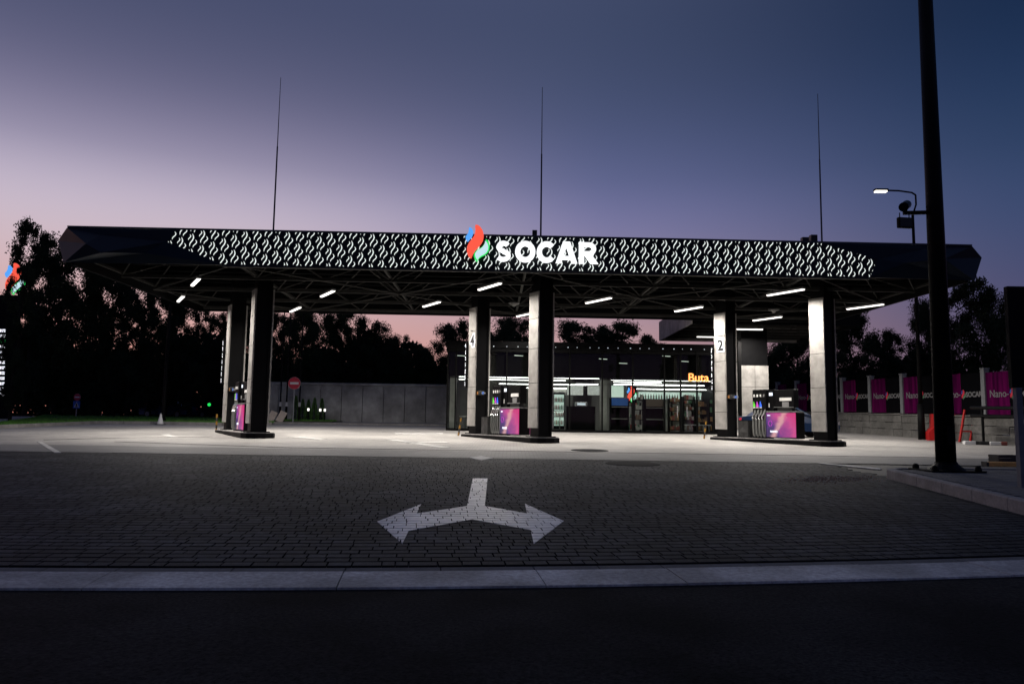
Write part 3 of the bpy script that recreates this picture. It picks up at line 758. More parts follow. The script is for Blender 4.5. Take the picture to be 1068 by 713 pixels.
for k, c in enumerate(ISL):
    for end in (1, -1):
        b = loc(c, 2.3 * end, 0, 0); z0 = ISZ[k]
        # column body: flanged black steel, base plate below
        mb = MB(); lbox(mb, b, -0.27, 0.27, -0.26, 0.26, z0 - 0.02, ZT - 0.14)
        body = cbuild(mb, 'column', 'black_satin')
        mb = MB(); lbox(mb, b, 0.27, 0.30, -0.27, -0.20, z0, ZT - 0.3); lbox(mb, b, 0.27, 0.30, 0.20, 0.27, z0, ZT - 0.3); cbuild(mb, 'flange', 'black_metal', body)
        mb = MB(); lbox(mb, b, -0.38, 0.38, -0.38, 0.38, z0 - 0.01, z0 + 0.03); cbuild(mb, 'base_plate', 'black_metal', body)
        for sgn in (-1, 1):
            z = z0 + 0.30 + sum(PANEL_H)
            for ti, h in enumerate(PANEL_H):
                mb = MB(); y0, y1 = (-0.335, -0.285) if sgn < 0 else (0.285, 0.335)
                lbox(mb, b, -0.30, 0.30, y0, y1, z - h + 0.008, z - 0.008); cbuild(mb, 'cladding_tile', 'column_panel', body); z -= h
        if end < 0:
            # narrow price display on the far-left edge of the panel, and the number
            zt = z0 + 0.30 + sum(PANEL_H)
            mb = MB(); lbox(mb, b, -0.37, -0.305, -0.44, -0.335, zt - 3.2, zt - 1.35); cbuild(mb, 'price_display', 'black_metal', body)
            for q in range(7):
                zz = zt - 1.45 - q * 0.255
                for r_ in range(3):
                    zr = zz - r_ * 0.06 - random.uniform(0, 0.02); xr_ = random.uniform(-0.36, -0.335)
                    mb = MB(); lbox(mb, b, xr_, xr_ + random.uniform(0.015, 0.035), -0.455, -0.442, zr - random.uniform(0.02, 0.045), zr)
                    cbuild(mb, 'lit_character', 'price_lit', body)
            if k > 0:
                me = text_mesh(('6', '4', '2')[k], 0.62, 0.022, 0.008, 'CENTER')
                me.transform(Matrix.Rotation(AX, 4, 'Z'))
                p = loc(b, 0.05, -0.355, zt - 1.55); me.transform(Matrix.Translation((p.x, p.y - YF, p.z)))
                link('number_sign', me, 'hazard_black', body)
                me = text_mesh(('6', '4', '2')[k], 0.62, 0.07, 0.004, 'CENTER')
                me.transform(Matrix.Rotation(AX, 4, 'Z'))
                p = loc(b, 0.05, -0.343, zt - 1.55); me.transform(Matrix.Translation((p.x, p.y - YF, p.z)))
                link('number_halo', me, 'price_lit', body)
    # island
    isl = thing('pump_island', ('black-kerbed pump island under the leftmost pair of columns', 'black-kerbed pump island under the middle pair of columns in front of the shop', 'black-kerbed pump island under the rightmost pair of columns')[k], 'pump island', (c.x, c.y, gz(c.y)), AX, 'pump islands')
    hl, hw = IL / 2, IW / 2
    out = [(-hl + 0.25, -hw), (hl - 0.35, -hw), (hl - 0.1, -hw + 0.12), (hl, -hw + 0.4), (hl, hw - 0.4), (hl - 0.1, hw - 0.12), (hl - 0.35, hw), (-hl + 0.25, hw), (-hl, hw - 0.25), (-hl, -hw + 0.25)]
    MB().prism([(x, y, -0.16) for x, y in out], (0, 0, 0.16 + IH - 0.03)).build('kerb', 'black_metal', isl)
    MB().prism([(x * 0.985, y * 0.96, IH - 0.028) for x, y in out], (0, 0, 0.026)).build('top_surface', 'kerb', isl)

# ------------------------------------------------------------------ LED lights
led_list = [(188.5, 311.5, 'lower of the two LED tubes under the left end of the canopy'), (204, 294, 'upper of the two LED tubes under the left end of the canopy'),
            (308, 322.5, 'LED tube just right of the leftmost columns, the far one'), (341.5, 306, 'LED tube right of the leftmost columns, the near one'),
            (450, 317, 'LED tube left of the middle columns'), (510.5, 298.5, 'bright LED tube hanging below the flame emblem of the sign'),
            (549, 327.5, 'LED tube half hidden behind the front middle column'), (624, 313, 'LED tube just right of the front middle column'),
            (718, 322, 'LED tube up left of the column numbered 2'), (800, 332, 'LED tube between the rightmost columns, the middle of three'),
            (819, 304.5, 'long LED tube between the rightmost columns, nearest the front edge'), (902, 319.5, 'LED tube under the right end of the canopy')]
LED_W = 305.0
def led_thing(p, lb, L=1.6, rz=AX, grp='LED tubes under the canopy', hang=0.35):
    t = thing('led_light', lb, 'light', p, rz, grp)
    MB().box(-L / 2, L / 2, -0.075, 0.075, 0.0, 0.07).build('housing', 'housing', t)
    MB().prism([(-L / 2 + .02, -0.065, -0.002), (-L / 2 + .02, -0.04, -0.045), (-L / 2 + .02, 0.04, -0.045), (-L / 2 + .02, 0.065, -0.002)], (L - .04, 0, 0)).build('diffuser', 'led', t)
    ld = bpy.data.lights.new('lamp', 'AREA'); ld.shape = 'RECTANGLE'; ld.size = L - 0.06; ld.size_y = 0.10; ld.energy = LED_W; ld.spread = R(160); ld.color = (1.0, 0.935, 0.86)
    lo_ = bpy.data.objects.new('lamp', ld); COL.objects.link(lo_); lo_.parent = t; lo_.location = (0, 0, -0.05)
    for s in (-0.35, 0.35): MB().tube((s * L, 0, 0.06), (s * L, 0, 0.06 + hang), 0.012, n=6).build('hanger', 'black_metal', t)
    return t
for px, py, lb in led_list: led_thing(atz(px, py, 5.99), lb)
# round sprinkler-like sensor domes under the canopy
for px, py, lb in ((536, 317, 'small round fitting under the canopy beside the front middle column'), (807, 323.5, 'small round fitting under the canopy between the rightmost columns')):
    p = atz(px, py, 6.0); t = thing('ceiling_fitting', lb, 'fitting', p, 0, 'round ceiling fittings')
    MB().lathe([(0.05, -0.1), (0.09, -0.04), (0.22, 0.0), (0.22, 0.05)], 16).build('dome', 'grey_plastic', t, True)
    MB().tube((0, 0, 0.05), (0, 0, 0.4), 0.02, n=6).build('stem', 'black_metal', t)

# ------------------------------------------------------------------ sign on the fascia
flame_red = [(205, 80), (235, 82), (270, 105), (305, 155), (320, 205), (322, 245), (312, 300), (285, 350), (245, 400), (205, 450), (175, 500), (162, 535), (155, 556), (140, 550), (118, 530), (98, 485), (91, 430), (100, 380), (120, 335), (155, 290), (185, 245), (202, 195), (206, 150), (200, 110)]
flame_blue = [(118, 118), (140, 122), (160, 140), (175, 172), (175, 205), (158, 250), (132, 282), (112, 308), (103, 322), (88, 305), (74, 280), (70, 255), (80, 235), (98, 215), (110, 185), (113, 150)]
flame_green = [(352, 280), (375, 295), (395, 330), (408, 375), (402, 425), (380, 470), (345, 503), (295, 530), (262, 556), (245, 582), (235, 602), (222, 592), (203, 565), (190, 525), (192, 490), (220, 452), (262, 422), (305, 392), (335, 350), (350, 310)]
def flame_mesh(P, s, depth, y, ox=0.0, oz=0.0, inset=0.0):
    cxm, cym = sum(p[0] for p in P) / len(P), sum(p[1] for p in P) / len(P)
    mb = MB()
    pts = [((p[0] - cxm) * (1 - inset) + cxm, (p[1] - cym) * (1 - inset) + cym) for p in P]
    return mb.prism([((p[0] - 240) * s + ox, y, (340 - p[1]) * s + oz) for p in pts][::-1], (0, depth, 0))
def emblem(parent, s, y, x=0.0, z=0.0):
    flame_mesh(flame_red, s, 0.08, y, x, z).build('red_flame', 'sign_red', parent)
    flame_mesh(flame_blue, s, 0.08, y + 0.004, x, z).build('blue_flame', 'sign_blue', parent)
    g = flame_mesh(flame_green, s, 0.08, y + 0.006, x, z).build('green_flame', 'sign_green', parent)
    flame_mesh(flame_green, s, 0.02, y - 0.002, x, z, 0.16).build('pale_core', 'sign_mint', g)
SC = YF / 780
sgn_c = atp(498.2, 253.8, YF - 0.12, KF)
sign = thing('illuminated_sign', 'large lit SOCAR lettering with red, blue and green flame emblem on the canopy front', 'sign', sgn_c, psi)
emblem(sign, SC / 13.2, -0.05)
def glyph(ch):
    arc = lambda cx, cz, rx, rz, a0, a1, n=16: [(cx + rx * math.cos(R(a0 + (a1 - a0) * i / n)), cz + rz * math.sin(R(a0 + (a1 - a0) * i / n))) for i in range(n + 1)]
    w = 0.235
    if ch == 'O': return [(arc(0.5, 0.5, 0.355, 0.375, 90, 450, 32), w)]
    if ch == 'C': return [(arc(0.52, 0.5, 0.365, 0.375, 42, 318, 26), w)]
    if ch == 'S':
        a = arc(0.45, 0.70, 0.24, 0.175, 28, 265, 14); b = arc(0.44, 0.30, 0.27, 0.175, 82, -152, 14)
        return [(a + b, 0.205)]
    if ch == 'A': return [([(0.12, 0.0), (0.47, 1.0)], w), ([(0.90, 0.0), (0.55, 1.0)], w), ([(0.28, 0.25), (0.74, 0.25)], 0.17)]
    if ch == 'R': return [([(0.135, 0.0), (0.135, 1.0)], w), ([(0.2, 0.88)] + arc(0.52, 0.68, 0.25, 0.205, 90, -90, 12) + [(0.2, 0.475)], 0.20), ([(0.46, 0.42), (0.80, 0.0)], 0.28)]
def glyph_mesh(ch, w, h, depth, y):
    mb = MB()
    for gi, (P, sw) in enumerate(glyph(ch)):
        cen = [(a * w, b * h) for a, b in P]; L, Rr = [], []
        closed = ch == 'O'
        for i, p in enumerate(cen):
            a = cen[i - 1] if i > 0 else (cen[-2] if closed else cen[0]); b = cen[i + 1] if i < len(cen) - 1 else (cen[1] if closed else cen[-1])
            dx, dy = b[0] - a[0], b[1] - a[1]; l = math.hypot(dx, dy) or 1; nx, ny = -dy / l, dx / l
            k = sw * h / 2; L.append((p[0] + nx * k, p[1] + ny * k)); Rr.append((p[0] - nx * k, p[1] - ny * k))
        if ch in 'AR' and len(cen) == 2 and gi != 2 or (ch == 'R' and gi == 2):     # straight legs end level
            for lst in (L, Rr):
                for e in (0, 1):
                    (xa, za), (xb, zb) = cen; t = (xb - xa) / (zb - za) if abs(zb - za) > 1e-6 else 0
                    zz = max(0.0, min(h, lst[e][1])); zz = 0.0 if cen[e][1] < 0.02 * h else (h if cen[e][1] > .98 * h else lst[e][1])
                    lst[e] = (lst[e][0] + (zz - lst[e][1]) * t, zz)
        y_ = y + gi * 0.004; n_ = len(cen); V = []
        for yy in (y_, y_ + depth):
            V += [(a, yy, b) for a, b in L] + [(a, yy, b) for a, b in Rr]
        fs = []
        for i in range(n_ - 1):
            fs += [(i, i + 1, n_ + i + 1, n_ + i), (2 * n_ + i, 3 * n_ + i, 3 * n_ + i + 1, 2 * n_ + i + 1), (i, 2 * n_ + i, 2 * n_ + i + 1, i + 1), (n_ + i, n_ + i + 1, 3 * n_ + i + 1, 3 * n_ + i)]
        fs += [(0, n_, 3 * n_, 2 * n_), (n_ - 1, 3 * n_ - 1, 4 * n_ - 1, 2 * n_ - 1)]
        mb.add(V, fs)
    return mb
def word(parent, y, spans, zb_, h, m, depth=0.08):
    for ch, xa, xb in spans:
        mb = glyph_mesh(ch, xb - xa, h, depth, y); mb.v = [(v[0] + xa, v[1], v[2] + zb_) for v in mb.v]
        mb.build('letter', m, parent)
LX = [('S', 516.3, 536.8), ('O', 537.4, 559.8), ('C', 560.2, 581.2), ('A', 581.0, 603.0), ('R', 605.4, 626)]
base = atp(516, 273.2, YF - 0.12, KF)
word(sign, -0.05, [(c, (a - 498.2) * SC, (b - 498.2) * SC) for c, a, b in LX], base.z - sgn_c.z, 23.2 * SC, 'sign_white')

# lightning rods
for k, (bx, by, tx, ty, lb) in enumerate(((285.2, 238, 293, 81, 'tall thin lightning rod above the left part of the canopy'), (564, 243, 565, 91, 'tall thin lightning rod above the big lit sign'), (857.2, 251, 853, 98, 'tall thin lightning rod above the right part of the canopy'))):
    c = ISL[k]; Yr = 27.6
    b = at(bx, by, Yr); top = at(bx, ty, Yr); h = top.z - (ZT - 0.05)
    t = thing('lightning_rod', lb, 'rod', (b.x, Yr, ZT - 0.05), 0, 'lightning rods on the canopy roof')
    MB().box(-0.2, 0.2, -0.2, 0.2, 0.0, 0.25).build('base', 'dark_grey', t)
    MB().tube((0, 0, 0.2), (0, 0, h * 0.62), 0.036, 0.028, n=8).build('mast', 'steel_rod', t)
    MB().tube((0, 0, h * 0.62), (0, 0, h), 0.02, 0.010, n=6).build('tip', 'steel_rod', t)
    if k == 1: MB().box(-0.32, -0.14, -0.1, 0.1, 0.1, 1.35).build('junction_box', 'dark_grey', t)
p = at(844, 250, 25.5)
t = thing('floodlight', 'small dark floodlight pair on the canopy roof near the right rod', 'floodlight', (p.x, 25.5, ZT - 0.05))
MB().box(-0.3, 0.3, -0.1, 0.1, 0.0, 0.3).build('base', 'dark_grey', t)
for s in (-0.16, 0.14): MB().box(s - 0.11, s + 0.11, -0.1, 0.1, 0.3, 0.75 + s * 0.3).build('lamp_head', 'dark_grey', t)

# ------------------------------------------------------------------ dispensers
def dispenser(k, c, lb):
    t = thing('fuel_dispenser', lb, 'fuel dispenser', (c.x, c.y, ISZ[k] - 0.005), AX, 'fuel dispensers')
    tower = MB().bbox(-0.75, -0.10, -0.22, 0.20, 0.0, 1.86, 0.012).build('nozzle_tower', 'black_satin', t)
    cab = MB().bbox(-0.095, 1.30, -0.25, 0.20, 0.03, 1.00, 0.012).build('cabinet', 'black_satin', t)
    MB().box(-0.09, 1.29, -0.24, 0.19, 1.0, 1.035).build('cabinet_top', 'grey_plastic', t)
    for s, y in ((-1, -0.25), (1, 0.20)):
        ya, yb = (y - 0.02, y + 0.001) if s < 0 else (y - 0.001, y + 0.02)
        sc = MB().box(-0.06, 1.27, ya, yb, 0.07, 0.97).build('screen', 'pump_screen', t)
        if s < 0:
            for body, size, x, z in (('NANO', 0.11, 0.12, 0.24), ('EURO', 0.05, 0.0, 0.86)):
                me = text_mesh(body, size, 0.004, 0.002); me.transform(Matrix.Translation((x, ya - 0.003, z))); link('lettering', me, 'small_lit', sc)
            mb = MB()
            for a in range(6):
                p1 = (0.13 + 0.09 * math.cos(a * 1.047), ya - 0.004, 0.58 + 0.11 * math.sin(a * 1.047)); p2 = (0.13 + 0.09 * math.cos((a + 1) * 1.047), ya - 0.004, 0.58 + 0.11 * math.sin((a + 1) * 1.047))
                mb.tube(p1, p2, 0.009, n=4)
            mb.build('hexagon_mark', 'magenta_tab', sc)
    MB().bbox(-0.10, 0.18, -0.12, 0.18, 1.036, 1.86, 0.01).build('display_post', 'black_satin', t)
    MB().box(-0.02, 0.14, -0.135, -0.119, 1.62, 1.74).build('price_readout', 'small_lit', t)
    MB().box(-0.05, -0.01, -0.133, -0.119, 1.18, 1.34).build('card_slot', 'card_white', t)
    head = MB().bbox(0.185, 1.08, -0.10, 0.18, 1.17, 1.84, 0.012).build('head', 'black_satin', t)
    MB().box(0.3, 0.95, -0.06, 0.14, 1.03, 1.18).build('neck', 'dark_grey', t)
    MB().box(0.44, 0.98, -0.113, -0.099, 1.42, 1.54).build('label', 'card_white', head)
    MB().box(0.56, 0.86, -0.112, -0.099, 1.20, 1.38).build('keypad', 'grey_plastic', head)
    MB().box(0.19, 1.07, -0.118, -0.099, 1.172, 1.195).build('trim', 'grey_plastic', head)
    for q in range(4):
        x = -0.66 + q * 0.155
        MB().box(x - 0.035, x + 0.035, -0.232, -0.215, 1.58, 1.68).build('icon', 'card_white' if q < 3 else 'grey_plastic', tower)
        if q < 3:
            MB().prism([(x - 0.055, -0.24, 1.20), (x + 0.055, -0.24, 1.20), (x + 0.04, -0.24, 1.28), (x - 0.02, -0.24, 1.42)], (0, 0.022, 0)).build('grade_tab', ('green_tab', 'magenta_tab', 'blue_tab')[q], tower)
            MB().box(x - 0.05, x + 0.05, -0.237, -0.216, 1.155, 1.19).build('grade_label', 'card_white', tower)
        nz = MB().tube((x - 0.045, -0.30, 0.80), (x + 0.03, -0.27, 0.95), 0.022, 0.026, n=8); nz.tube((x + 0.03, -0.27, 0.95), (x + 0.025, -0.23, 1.06), 0.026, 0.016, n=8); nz.tube((x - 0.045, -0.30, 0.80), (x - 0.01, -0.30, 0.72), 0.02, 0.03, n=8)
        nz.build('nozzle', 'chrome', t)
        hz = MB().path([(x - 0.01, -0.30, 0.73), (x + 0.0, -0.31, 0.4), (x + 0.01, -0.30, 0.12), (x + 0.04, -0.26, 0.06), (x + 0.055, -0.24, 0.3), (x + 0.055, -0.235, 1.1)], 0.024, n=6)
        hz.build('hose', 'hose_grey', t)
        MB().box(x - 0.06, x + 0.06, -0.225, -0.21, 0.06, 0.70).build('hose_guard', 'dark_grey', t)
    return t
dispenser(0, ISL[0], 'black fuel dispenser on the leftmost island, seen almost end-on')
dispenser(1, ISL[1], 'black fuel dispenser with pink screen on the middle island')
dispenser(2, ISL[2], 'black fuel dispenser with wide pink screen on the rightmost island')
# faceted waste bins
for k, lb in ((1, 'dark faceted waste bin left of the middle fuel dispenser'), (2, 'dark faceted waste bin left of the rightmost fuel dispenser')):
    p = loc(ISL[k], -1.14, -0.1, ISZ[k] - 0.004)
    t = thing('waste_bin', lb, 'bin', p, AX, 'faceted waste bins')
    w = 0.24; H = 0.66
    for f in range(4):
        a = f * math.pi / 2; rot = Matrix.Rotation(a, 3, 'Z')
        g = {}
        for i in range(3):
            for j in range(4):
                out = 0.0 if i in (0, 2) or j in (0, 3) else 0
                out = 0.03 if (i + j) % 2 == 0 and i == 1 else 0.0
                g[i, j] = rot @ Vector((-w + w * i, -w - out, H * j / 3))
        mb = MB()
        for i in range(2):
            for j in range(3):
                q = [g[i, j], g[i + 1, j], g[i + 1, j + 1], g[i, j + 1]]
                if (i + j) % 2: mb.add(q, [(0, 1, 2), (0, 2, 3)])
                else: mb.add(q, [(0, 1, 3), (1, 2, 3)])
        mb.build('side', 'dark_grey', t)
    MB().box(-w, w, -w, w, H - 0.01, H + 0.03).build('lid', 'black_metal', t)
# small service arm on back columns (squeegee holder / terminal)
for k, lb in ((0, 'small orange and blue service box on the back left column'), (1, 'small orange and blue service box on the back middle column'), (2, 'small orange and blue service box on the column numbered 2')):
    p = loc(ISL[k], -1.98, -0.1, ISZ[k] + 1.6)
    t = thing('service_box', lb, 'box', p, AX, 'service boxes on the back columns')
    MB().bbox(-0.04, 0.16, -0.12, 0.10, -0.08, 0.1, 0.01).build('body', 'dark_grey', t)
    MB().box(-0.03, 0.06, -0.135, -0.119, -0.05, 0.07).build('orange_panel', 'orange_plastic', t)
    MB().box(0.161, 0.40, -0.05, 0.03, -0.03, 0.03).build('arm', 'grey_plastic', t)
    MB().box(0.30, 0.40, -0.075, -0.051, -0.05, 0.05).build('blue_panel', 'blue_plastic', t)
# hazard posts at the far end of the islands
for k, lb in ((0, 'thin yellow guard post at the back of the leftmost island'), (1, 'thin striped guard post at the back of the middle island'), (2, 'thin striped guard post at the back of the rightmost island')):
    p = loc(ISL[k], -3.12, -0.45, 0); z = gz(p.y)
    t = thing('guard_post', lb, 'post', (p.x, p.y, z - 0.01), 0, 'striped guard posts')
    lean = (0.10, 0.0) if k else (0.0, 0.0)
    for q in range(5):
        a = (lean[0] * q / 5, 0, 0.72 * q / 5); b = (lean[0] * (q + 1) / 5, 0, 0.72 * (q + 1) / 5)
        MB().tube(a, b, 0.036, n=10).build('stripe', 'hazard_yellow' if q % 2 == 0 else 'hazard_black', t)

# ------------------------------------------------------------------ shop
SY = 36.0; SZ = gz(SY); SXL, SXR = at(465, 440, SY).x, at(762, 440, SY).x; STOP = at(600, 357.3, SY).z
shop = thing('shop_building', 'low dark glass-fronted station shop with lit interior behind the pumps', 'building', (0, SY, SZ))
def sb(name, m, *boxes, parent=None):
    mb = MB()
    for b in boxes: mb.box(*b)
    return mb.build(name, m, parent or shop)
H = STOP - SZ; DP = 7.0
sb('floor', 'interior_floor', (SXL, SXR, 0.02, DP, -0.15, 0.03))
sb('roof', 'black_metal', (SXL - 0.05, SXR + 0.05, -0.02, DP + 0.05, H - 0.5, H - 0.02))
sb('parapet', 'black_satin', (SXL - 0.08, SXR + 0.08, -0.10, -0.021, H - 0.32, H))
sb('back_wall', 'interior_wall', (SXL, SXR, DP - 0.15, DP, 0.03, H - 0.5))
sb('side_wall', 'black_metal', (SXR - 0.12, SXR, 0.1, DP - 0.16, 0.03, H - 0.51))
sb('ceiling', 'interior_dark', (SXL + 0.1, SXR - 0.13, 0.35, DP - 0.16, 2.85, 2.95))
sb('bulkhead', 'interior_dark', (SXL + 0.1, SXR - 0.13, 0.30, 0.345, 2.62, H - 0.52))
# inner partition giving lit pale walls
sb('partition', 'interior_wall', (SXL + 0.9, SXL + 1.5, 2.0, 2.15, 0.03, 2.84), (2.2, 3.3, 4.3, 4.45, 0.03, 2.84), (4.4, SXR - 0.2, 5.0, 5.15, 0.03, 2.84))
mull_px = [465.8, 475, 489, 528, 561, 594, 628, 660, 693, 710, 727, 744, 761]
mx = [at(x, 420, SY).x for x in mull_px]; mx[0] = SXL + 0.04; mx[-1] = SXR - 0.04
for i, x in enumerate(mx): sb('mullion', 'frame_black', (x - 0.035, x + 0.035, -0.06, 0.06, 0.0, H - 0.33))
for i in range(len(mx) - 1):
    a, b = mx[i] + 0.036, mx[i + 1] - 0.036
    split = 2.55
    for z0, z1 in ((0.12, split - 0.02), (split + 0.02, H - 0.52)):
        mb = MB(); mb.add([(a, 0.0, z0), (b, 0.0, z0), (b, 0.0, z1), (a, 0.0, z1)], [(0, 1, 2, 3)]); mb.build('pane', 'shop_glass', shop)
    sb('transom', 'frame_black', (a, b, -0.03, 0.03, split - 0.02, split + 0.02))
    sb('sill', 'frame_black', (a, b, -0.05, 0.05, 0.0, 0.12))
for k in range(3):
    y0, y1 = 0.08 + k * 2.2, 0.08 + (k + 1) * 2.2 - 0.05
    mb = MB(); mb.add([(SXL + 0.02, y0, 0.1), (SXL + 0.02, y1, 0.1), (SXL + 0.02, y1, H - 0.52), (SXL + 0.02, y0, H - 0.52)], [(0, 1, 2, 3)]); mb.build('pane', 'shop_glass', shop)
    sb('mullion', 'frame_black', (SXL - 0.02, SXL + 0.05, y1, y1 + 0.05, 0, H - 0.52))
for x in (at(631, 420, SY).x, at(471.5, 420, SY).x): sb('pillar', 'concrete_wall', (x - 0.16, x + 0.16, 0.5, 0.85, 0.03, 2.845))
for x, w in ((706, 0.05), (716, 0.05)): sb('door_handle', 'chrome', (at(x, 420, SY).x - 0.02, at(x, 420, SY).x + 0.02, -0.11, -0.061, 0.8, 1.3))
# glowing dots put on the parapet in place of the reflected fascia pattern
for q in range(26):
    x = SXL + 0.8 + q * 0.5 + random.uniform(-.1, .1)
    if x < SXR - 0.3: sb('reflection_dot', 'small_lit', (x, x + random.choice((0.03, 0.05)), -0.104, -0.1005, H - 0.26, H - 0.225))
# interior lights
def shop_led(xa, xb, y, z, lb, w=0.035):
    t = thing('ceiling_strip', lb, 'light', ((xa + xb) / 2, SY + y, SZ + z), 0, 'light strips in the shop')
    L = (xb - xa) / 2
    MB().box(-L, L, -w, w, 0.0, 0.03).build('housing', 'housing', t)
    MB().box(-L + 0.01, L - 0.01, -w + 0.01, w - 0.01, -0.022, -0.0005).build('diffuser', 'shop_led', t)
XX = lambda px, y: at(px, 420, SY + y).x
shop_led(XX(478, 1.0), XX(625, 1.0), 1.0, 2.64, 'long white light strip in the left half of the shop')
shop_led(XX(637, 1.0), XX(742, 1.0), 1.0, 2.60, 'front white light strip in the right half of the shop')
shop_led(XX(640, 2.4), XX(735, 2.4), 2.4, 2.44, 'second white light strip in the right half of the shop')
shop_led(XX(520, 2.6), XX(612, 2.6), 2.6, 2.40, 'shorter white light strip deeper in the left half of the shop')
shop_led(XX(520, 4.2), XX(600, 4.2), 4.2, 2.28, 'rear white light strip in the left half of the shop', 0.04)
shop_led(XX(655, 4.0), XX(740, 4.0), 4.0, 2.30, 'rear white light strip in the right half of the shop')
def add_dash(px, py, lb):  # glowing bars added to imitate canopy tubes reflected in the upper glass
    p = at(px, py, SY + 0.16); t = thing('reflection_dash', lb, 'light', p, R(25), 'added reflection dashes in the upper shop glass')
    MB().box(-0.24, 0.24, -0.02, 0.02, 0.0, 0.03).build('housing', 'frame_black', t); MB().box(-0.23, 0.23, -0.018, 0.018, -0.025, -0.0005).build('diffuser', 'reflected_led', t)
    MB().tube((0, 0, 0.03), (0, 0, SZ + H - 0.5 - p.z), 0.008, n=5).build('hanger', 'frame_black', t)
for px, py, lb in ((480, 370.5, 'added reflection dash in the upper shop glass at the left corner'), (541, 370.5, 'added reflection dash in the upper shop glass above the middle dispenser'), (629, 374, 'added reflection dash in the upper shop glass left of the shop pillar'), (650, 378.5, 'lower added reflection dash in the upper shop glass right of the pillar'), (695, 371, 'added reflection dash in the upper shop glass, left of the orange lettering'), (714, 376.5, 'added reflection dash in the upper shop glass just above the orange lettering')): add_dash(px, py, lb)
shop_led(XX(478, 0.55), XX(590, 0.55), 0.55, 2.50, 'lower thin light strip at the left front of the shop', 0.025)
shop_led(XX(640, 0.6), XX(690, 0.6), 0.6, 2.48, 'lower thin light strip left of the shop door', 0.025)
shop_led(XX(660, 1.7), XX(728, 1.7), 1.7, 2.42, 'low thin light strip behind the shop door', 0.025)
shop_led(XX(600, 1.7), XX(624, 1.7), 1.7, 2.40, 'short low light strip above the black counter in the shop', 0.025)
# the lettering
bp_ = at(717.5, 397.3, SY - 0.12)
me = text_mesh('Buta', 0.55, 0.004, 0.03)
o = link('illuminated_sign', me, 'orange_sign'); o.location = (bp_.x, SY - 0.13, bp_.z); tag(o, 'glowing orange Buta lettering on the shop glass', 'sign')
# interior furniture
def cabinet(px0, px1, py0, y, d, lb, m, top=None, name='display_counter', shelves=3):
    xa, xb = XX(px0, y), XX(px1, y); zt = at((px0 + px1) / 2, py0, SY + y).z - SZ
    t = thing(name, lb, 'counter', ((xa + xb) / 2, SY + y + d / 2, SZ + 0.03)); L = (xb - xa) / 2; zt -= 0.03
    MB().box(-L, L, d / 2 - 0.04, d / 2, 0, zt).build('back_panel', m, t)
    MB().box(-L, -L + 0.04, -d / 2, d / 2 - 0.041, 0, zt).build('side_panel', m, t); MB().box(L - 0.04, L, -d / 2, d / 2 - 0.041, 0, zt).build('side_panel', m, t)
    for s in range(shelves): 
        z = 0.06 + (zt - 0.5) * s / max(1, shelves - 1); MB().box(-L + 0.041, L - 0.041, -d / 2 + 0.01, d / 2 - 0.041, z, z + 0.03).build('shelf', 'grey_plastic', t)
    MB().box(-L + 0.041, L - 0.041, -d / 2, -d / 2 + 0.03, zt - 0.36, zt).build('header', top or m, t)
    return t
cabinet(637, 656, 415, 0.5, 0.5, 'dark open shelf unit with blue header inside the shop', 'interior_dark', 'sign_face_blue')
cabinet(673, 694, 416, 0.5, 0.5, 'dark brown open shelf unit right of the bright sign reflection in the shop', 'interior_dark', 'shelf_brown')
c = cabinet(591, 621, 423.5, 0.6, 0.7, 'low solid black counter in the shop right of the middle column', 'frame_black', None, 'counter', 1)
L = 0.65; MB().box(-L, L, -0.36, -0.345, 0, 1.05).build('front_panel', 'frame_black', c)
cabinet(520, 556, 424, 3.0, 0.7, 'pale service counter deep in the shop behind the middle dispenser', 'interior_dark', None, 'counter', 1)
def goods(px0, px1, pyt, pyb, y, lb, cols, rows_=4):
    xa, xb = XX(px0, y), XX(px1, y); zt = at(px0, pyt, SY + y).z - SZ
    t = thing('shelf_rack', lb, 'shelf', ((xa + xb) / 2, SY + y, SZ + 0.03)); L = (xb - xa) / 2
    for sx in (-L, L - 0.03): MB().box(sx, sx + 0.03, -0.2, 0.2, 0, zt).build('upright', 'frame_black', t)
    for r in range(rows_):
        z = 0.12 + (zt - 0.3) * r / (rows_ - 1)
        sh = MB().box(-L + 0.031, L - 0.031, -0.2, 0.2, z, z + 0.025).build('shelf', 'frame_black', t)
        x = -L + 0.07
        while x < L - 0.12:
            w = random.uniform(0.07, 0.13); h = random.uniform(0.12, min(0.26, zt / rows_ * 0.7))
            MB().bbox(x, x + w - 0.012, -0.15, 0.1, z + 0.0255, z + 0.026 + h, 0.006).build('packet', random.choice(cols), sh); x += w
mat('pk_red', (0.24, 0.06, 0.05)); mat('pk_orange', (0.28, 0.15, 0.07)); mat('pk_white', (0.36, 0.36, 0.34)); mat('pk_green', (0.07, 0.17, 0.09)); mat('pk_brown', (0.12, 0.08, 0.055))
goods(661, 671, 414, 447, 0.8, 'narrow rack of white packets right of the blue-headed shelf unit', ['pk_white', 'pk_white', 'pk_brown'])
goods(697, 710, 416, 447, 0.8, 'shelf rack with red and orange packets beside the shop door', ['pk_red', 'pk_orange', 'pk_brown', 'pk_white'])
goods(712, 724, 414, 447, 1.4, 'shelf rack of mixed packets behind the shop door glass', ['pk_red', 'pk_white', 'pk_brown'])
goods(726, 738, 421, 447, 2.2, 'low brown shelf rack below the orange lettering', ['pk_brown', 'pk_orange'])
goods(738.5, 744, 418, 444, 0.7, 'rack of green and orange packets at the right end of the shop front', ['pk_green', 'pk_orange'])
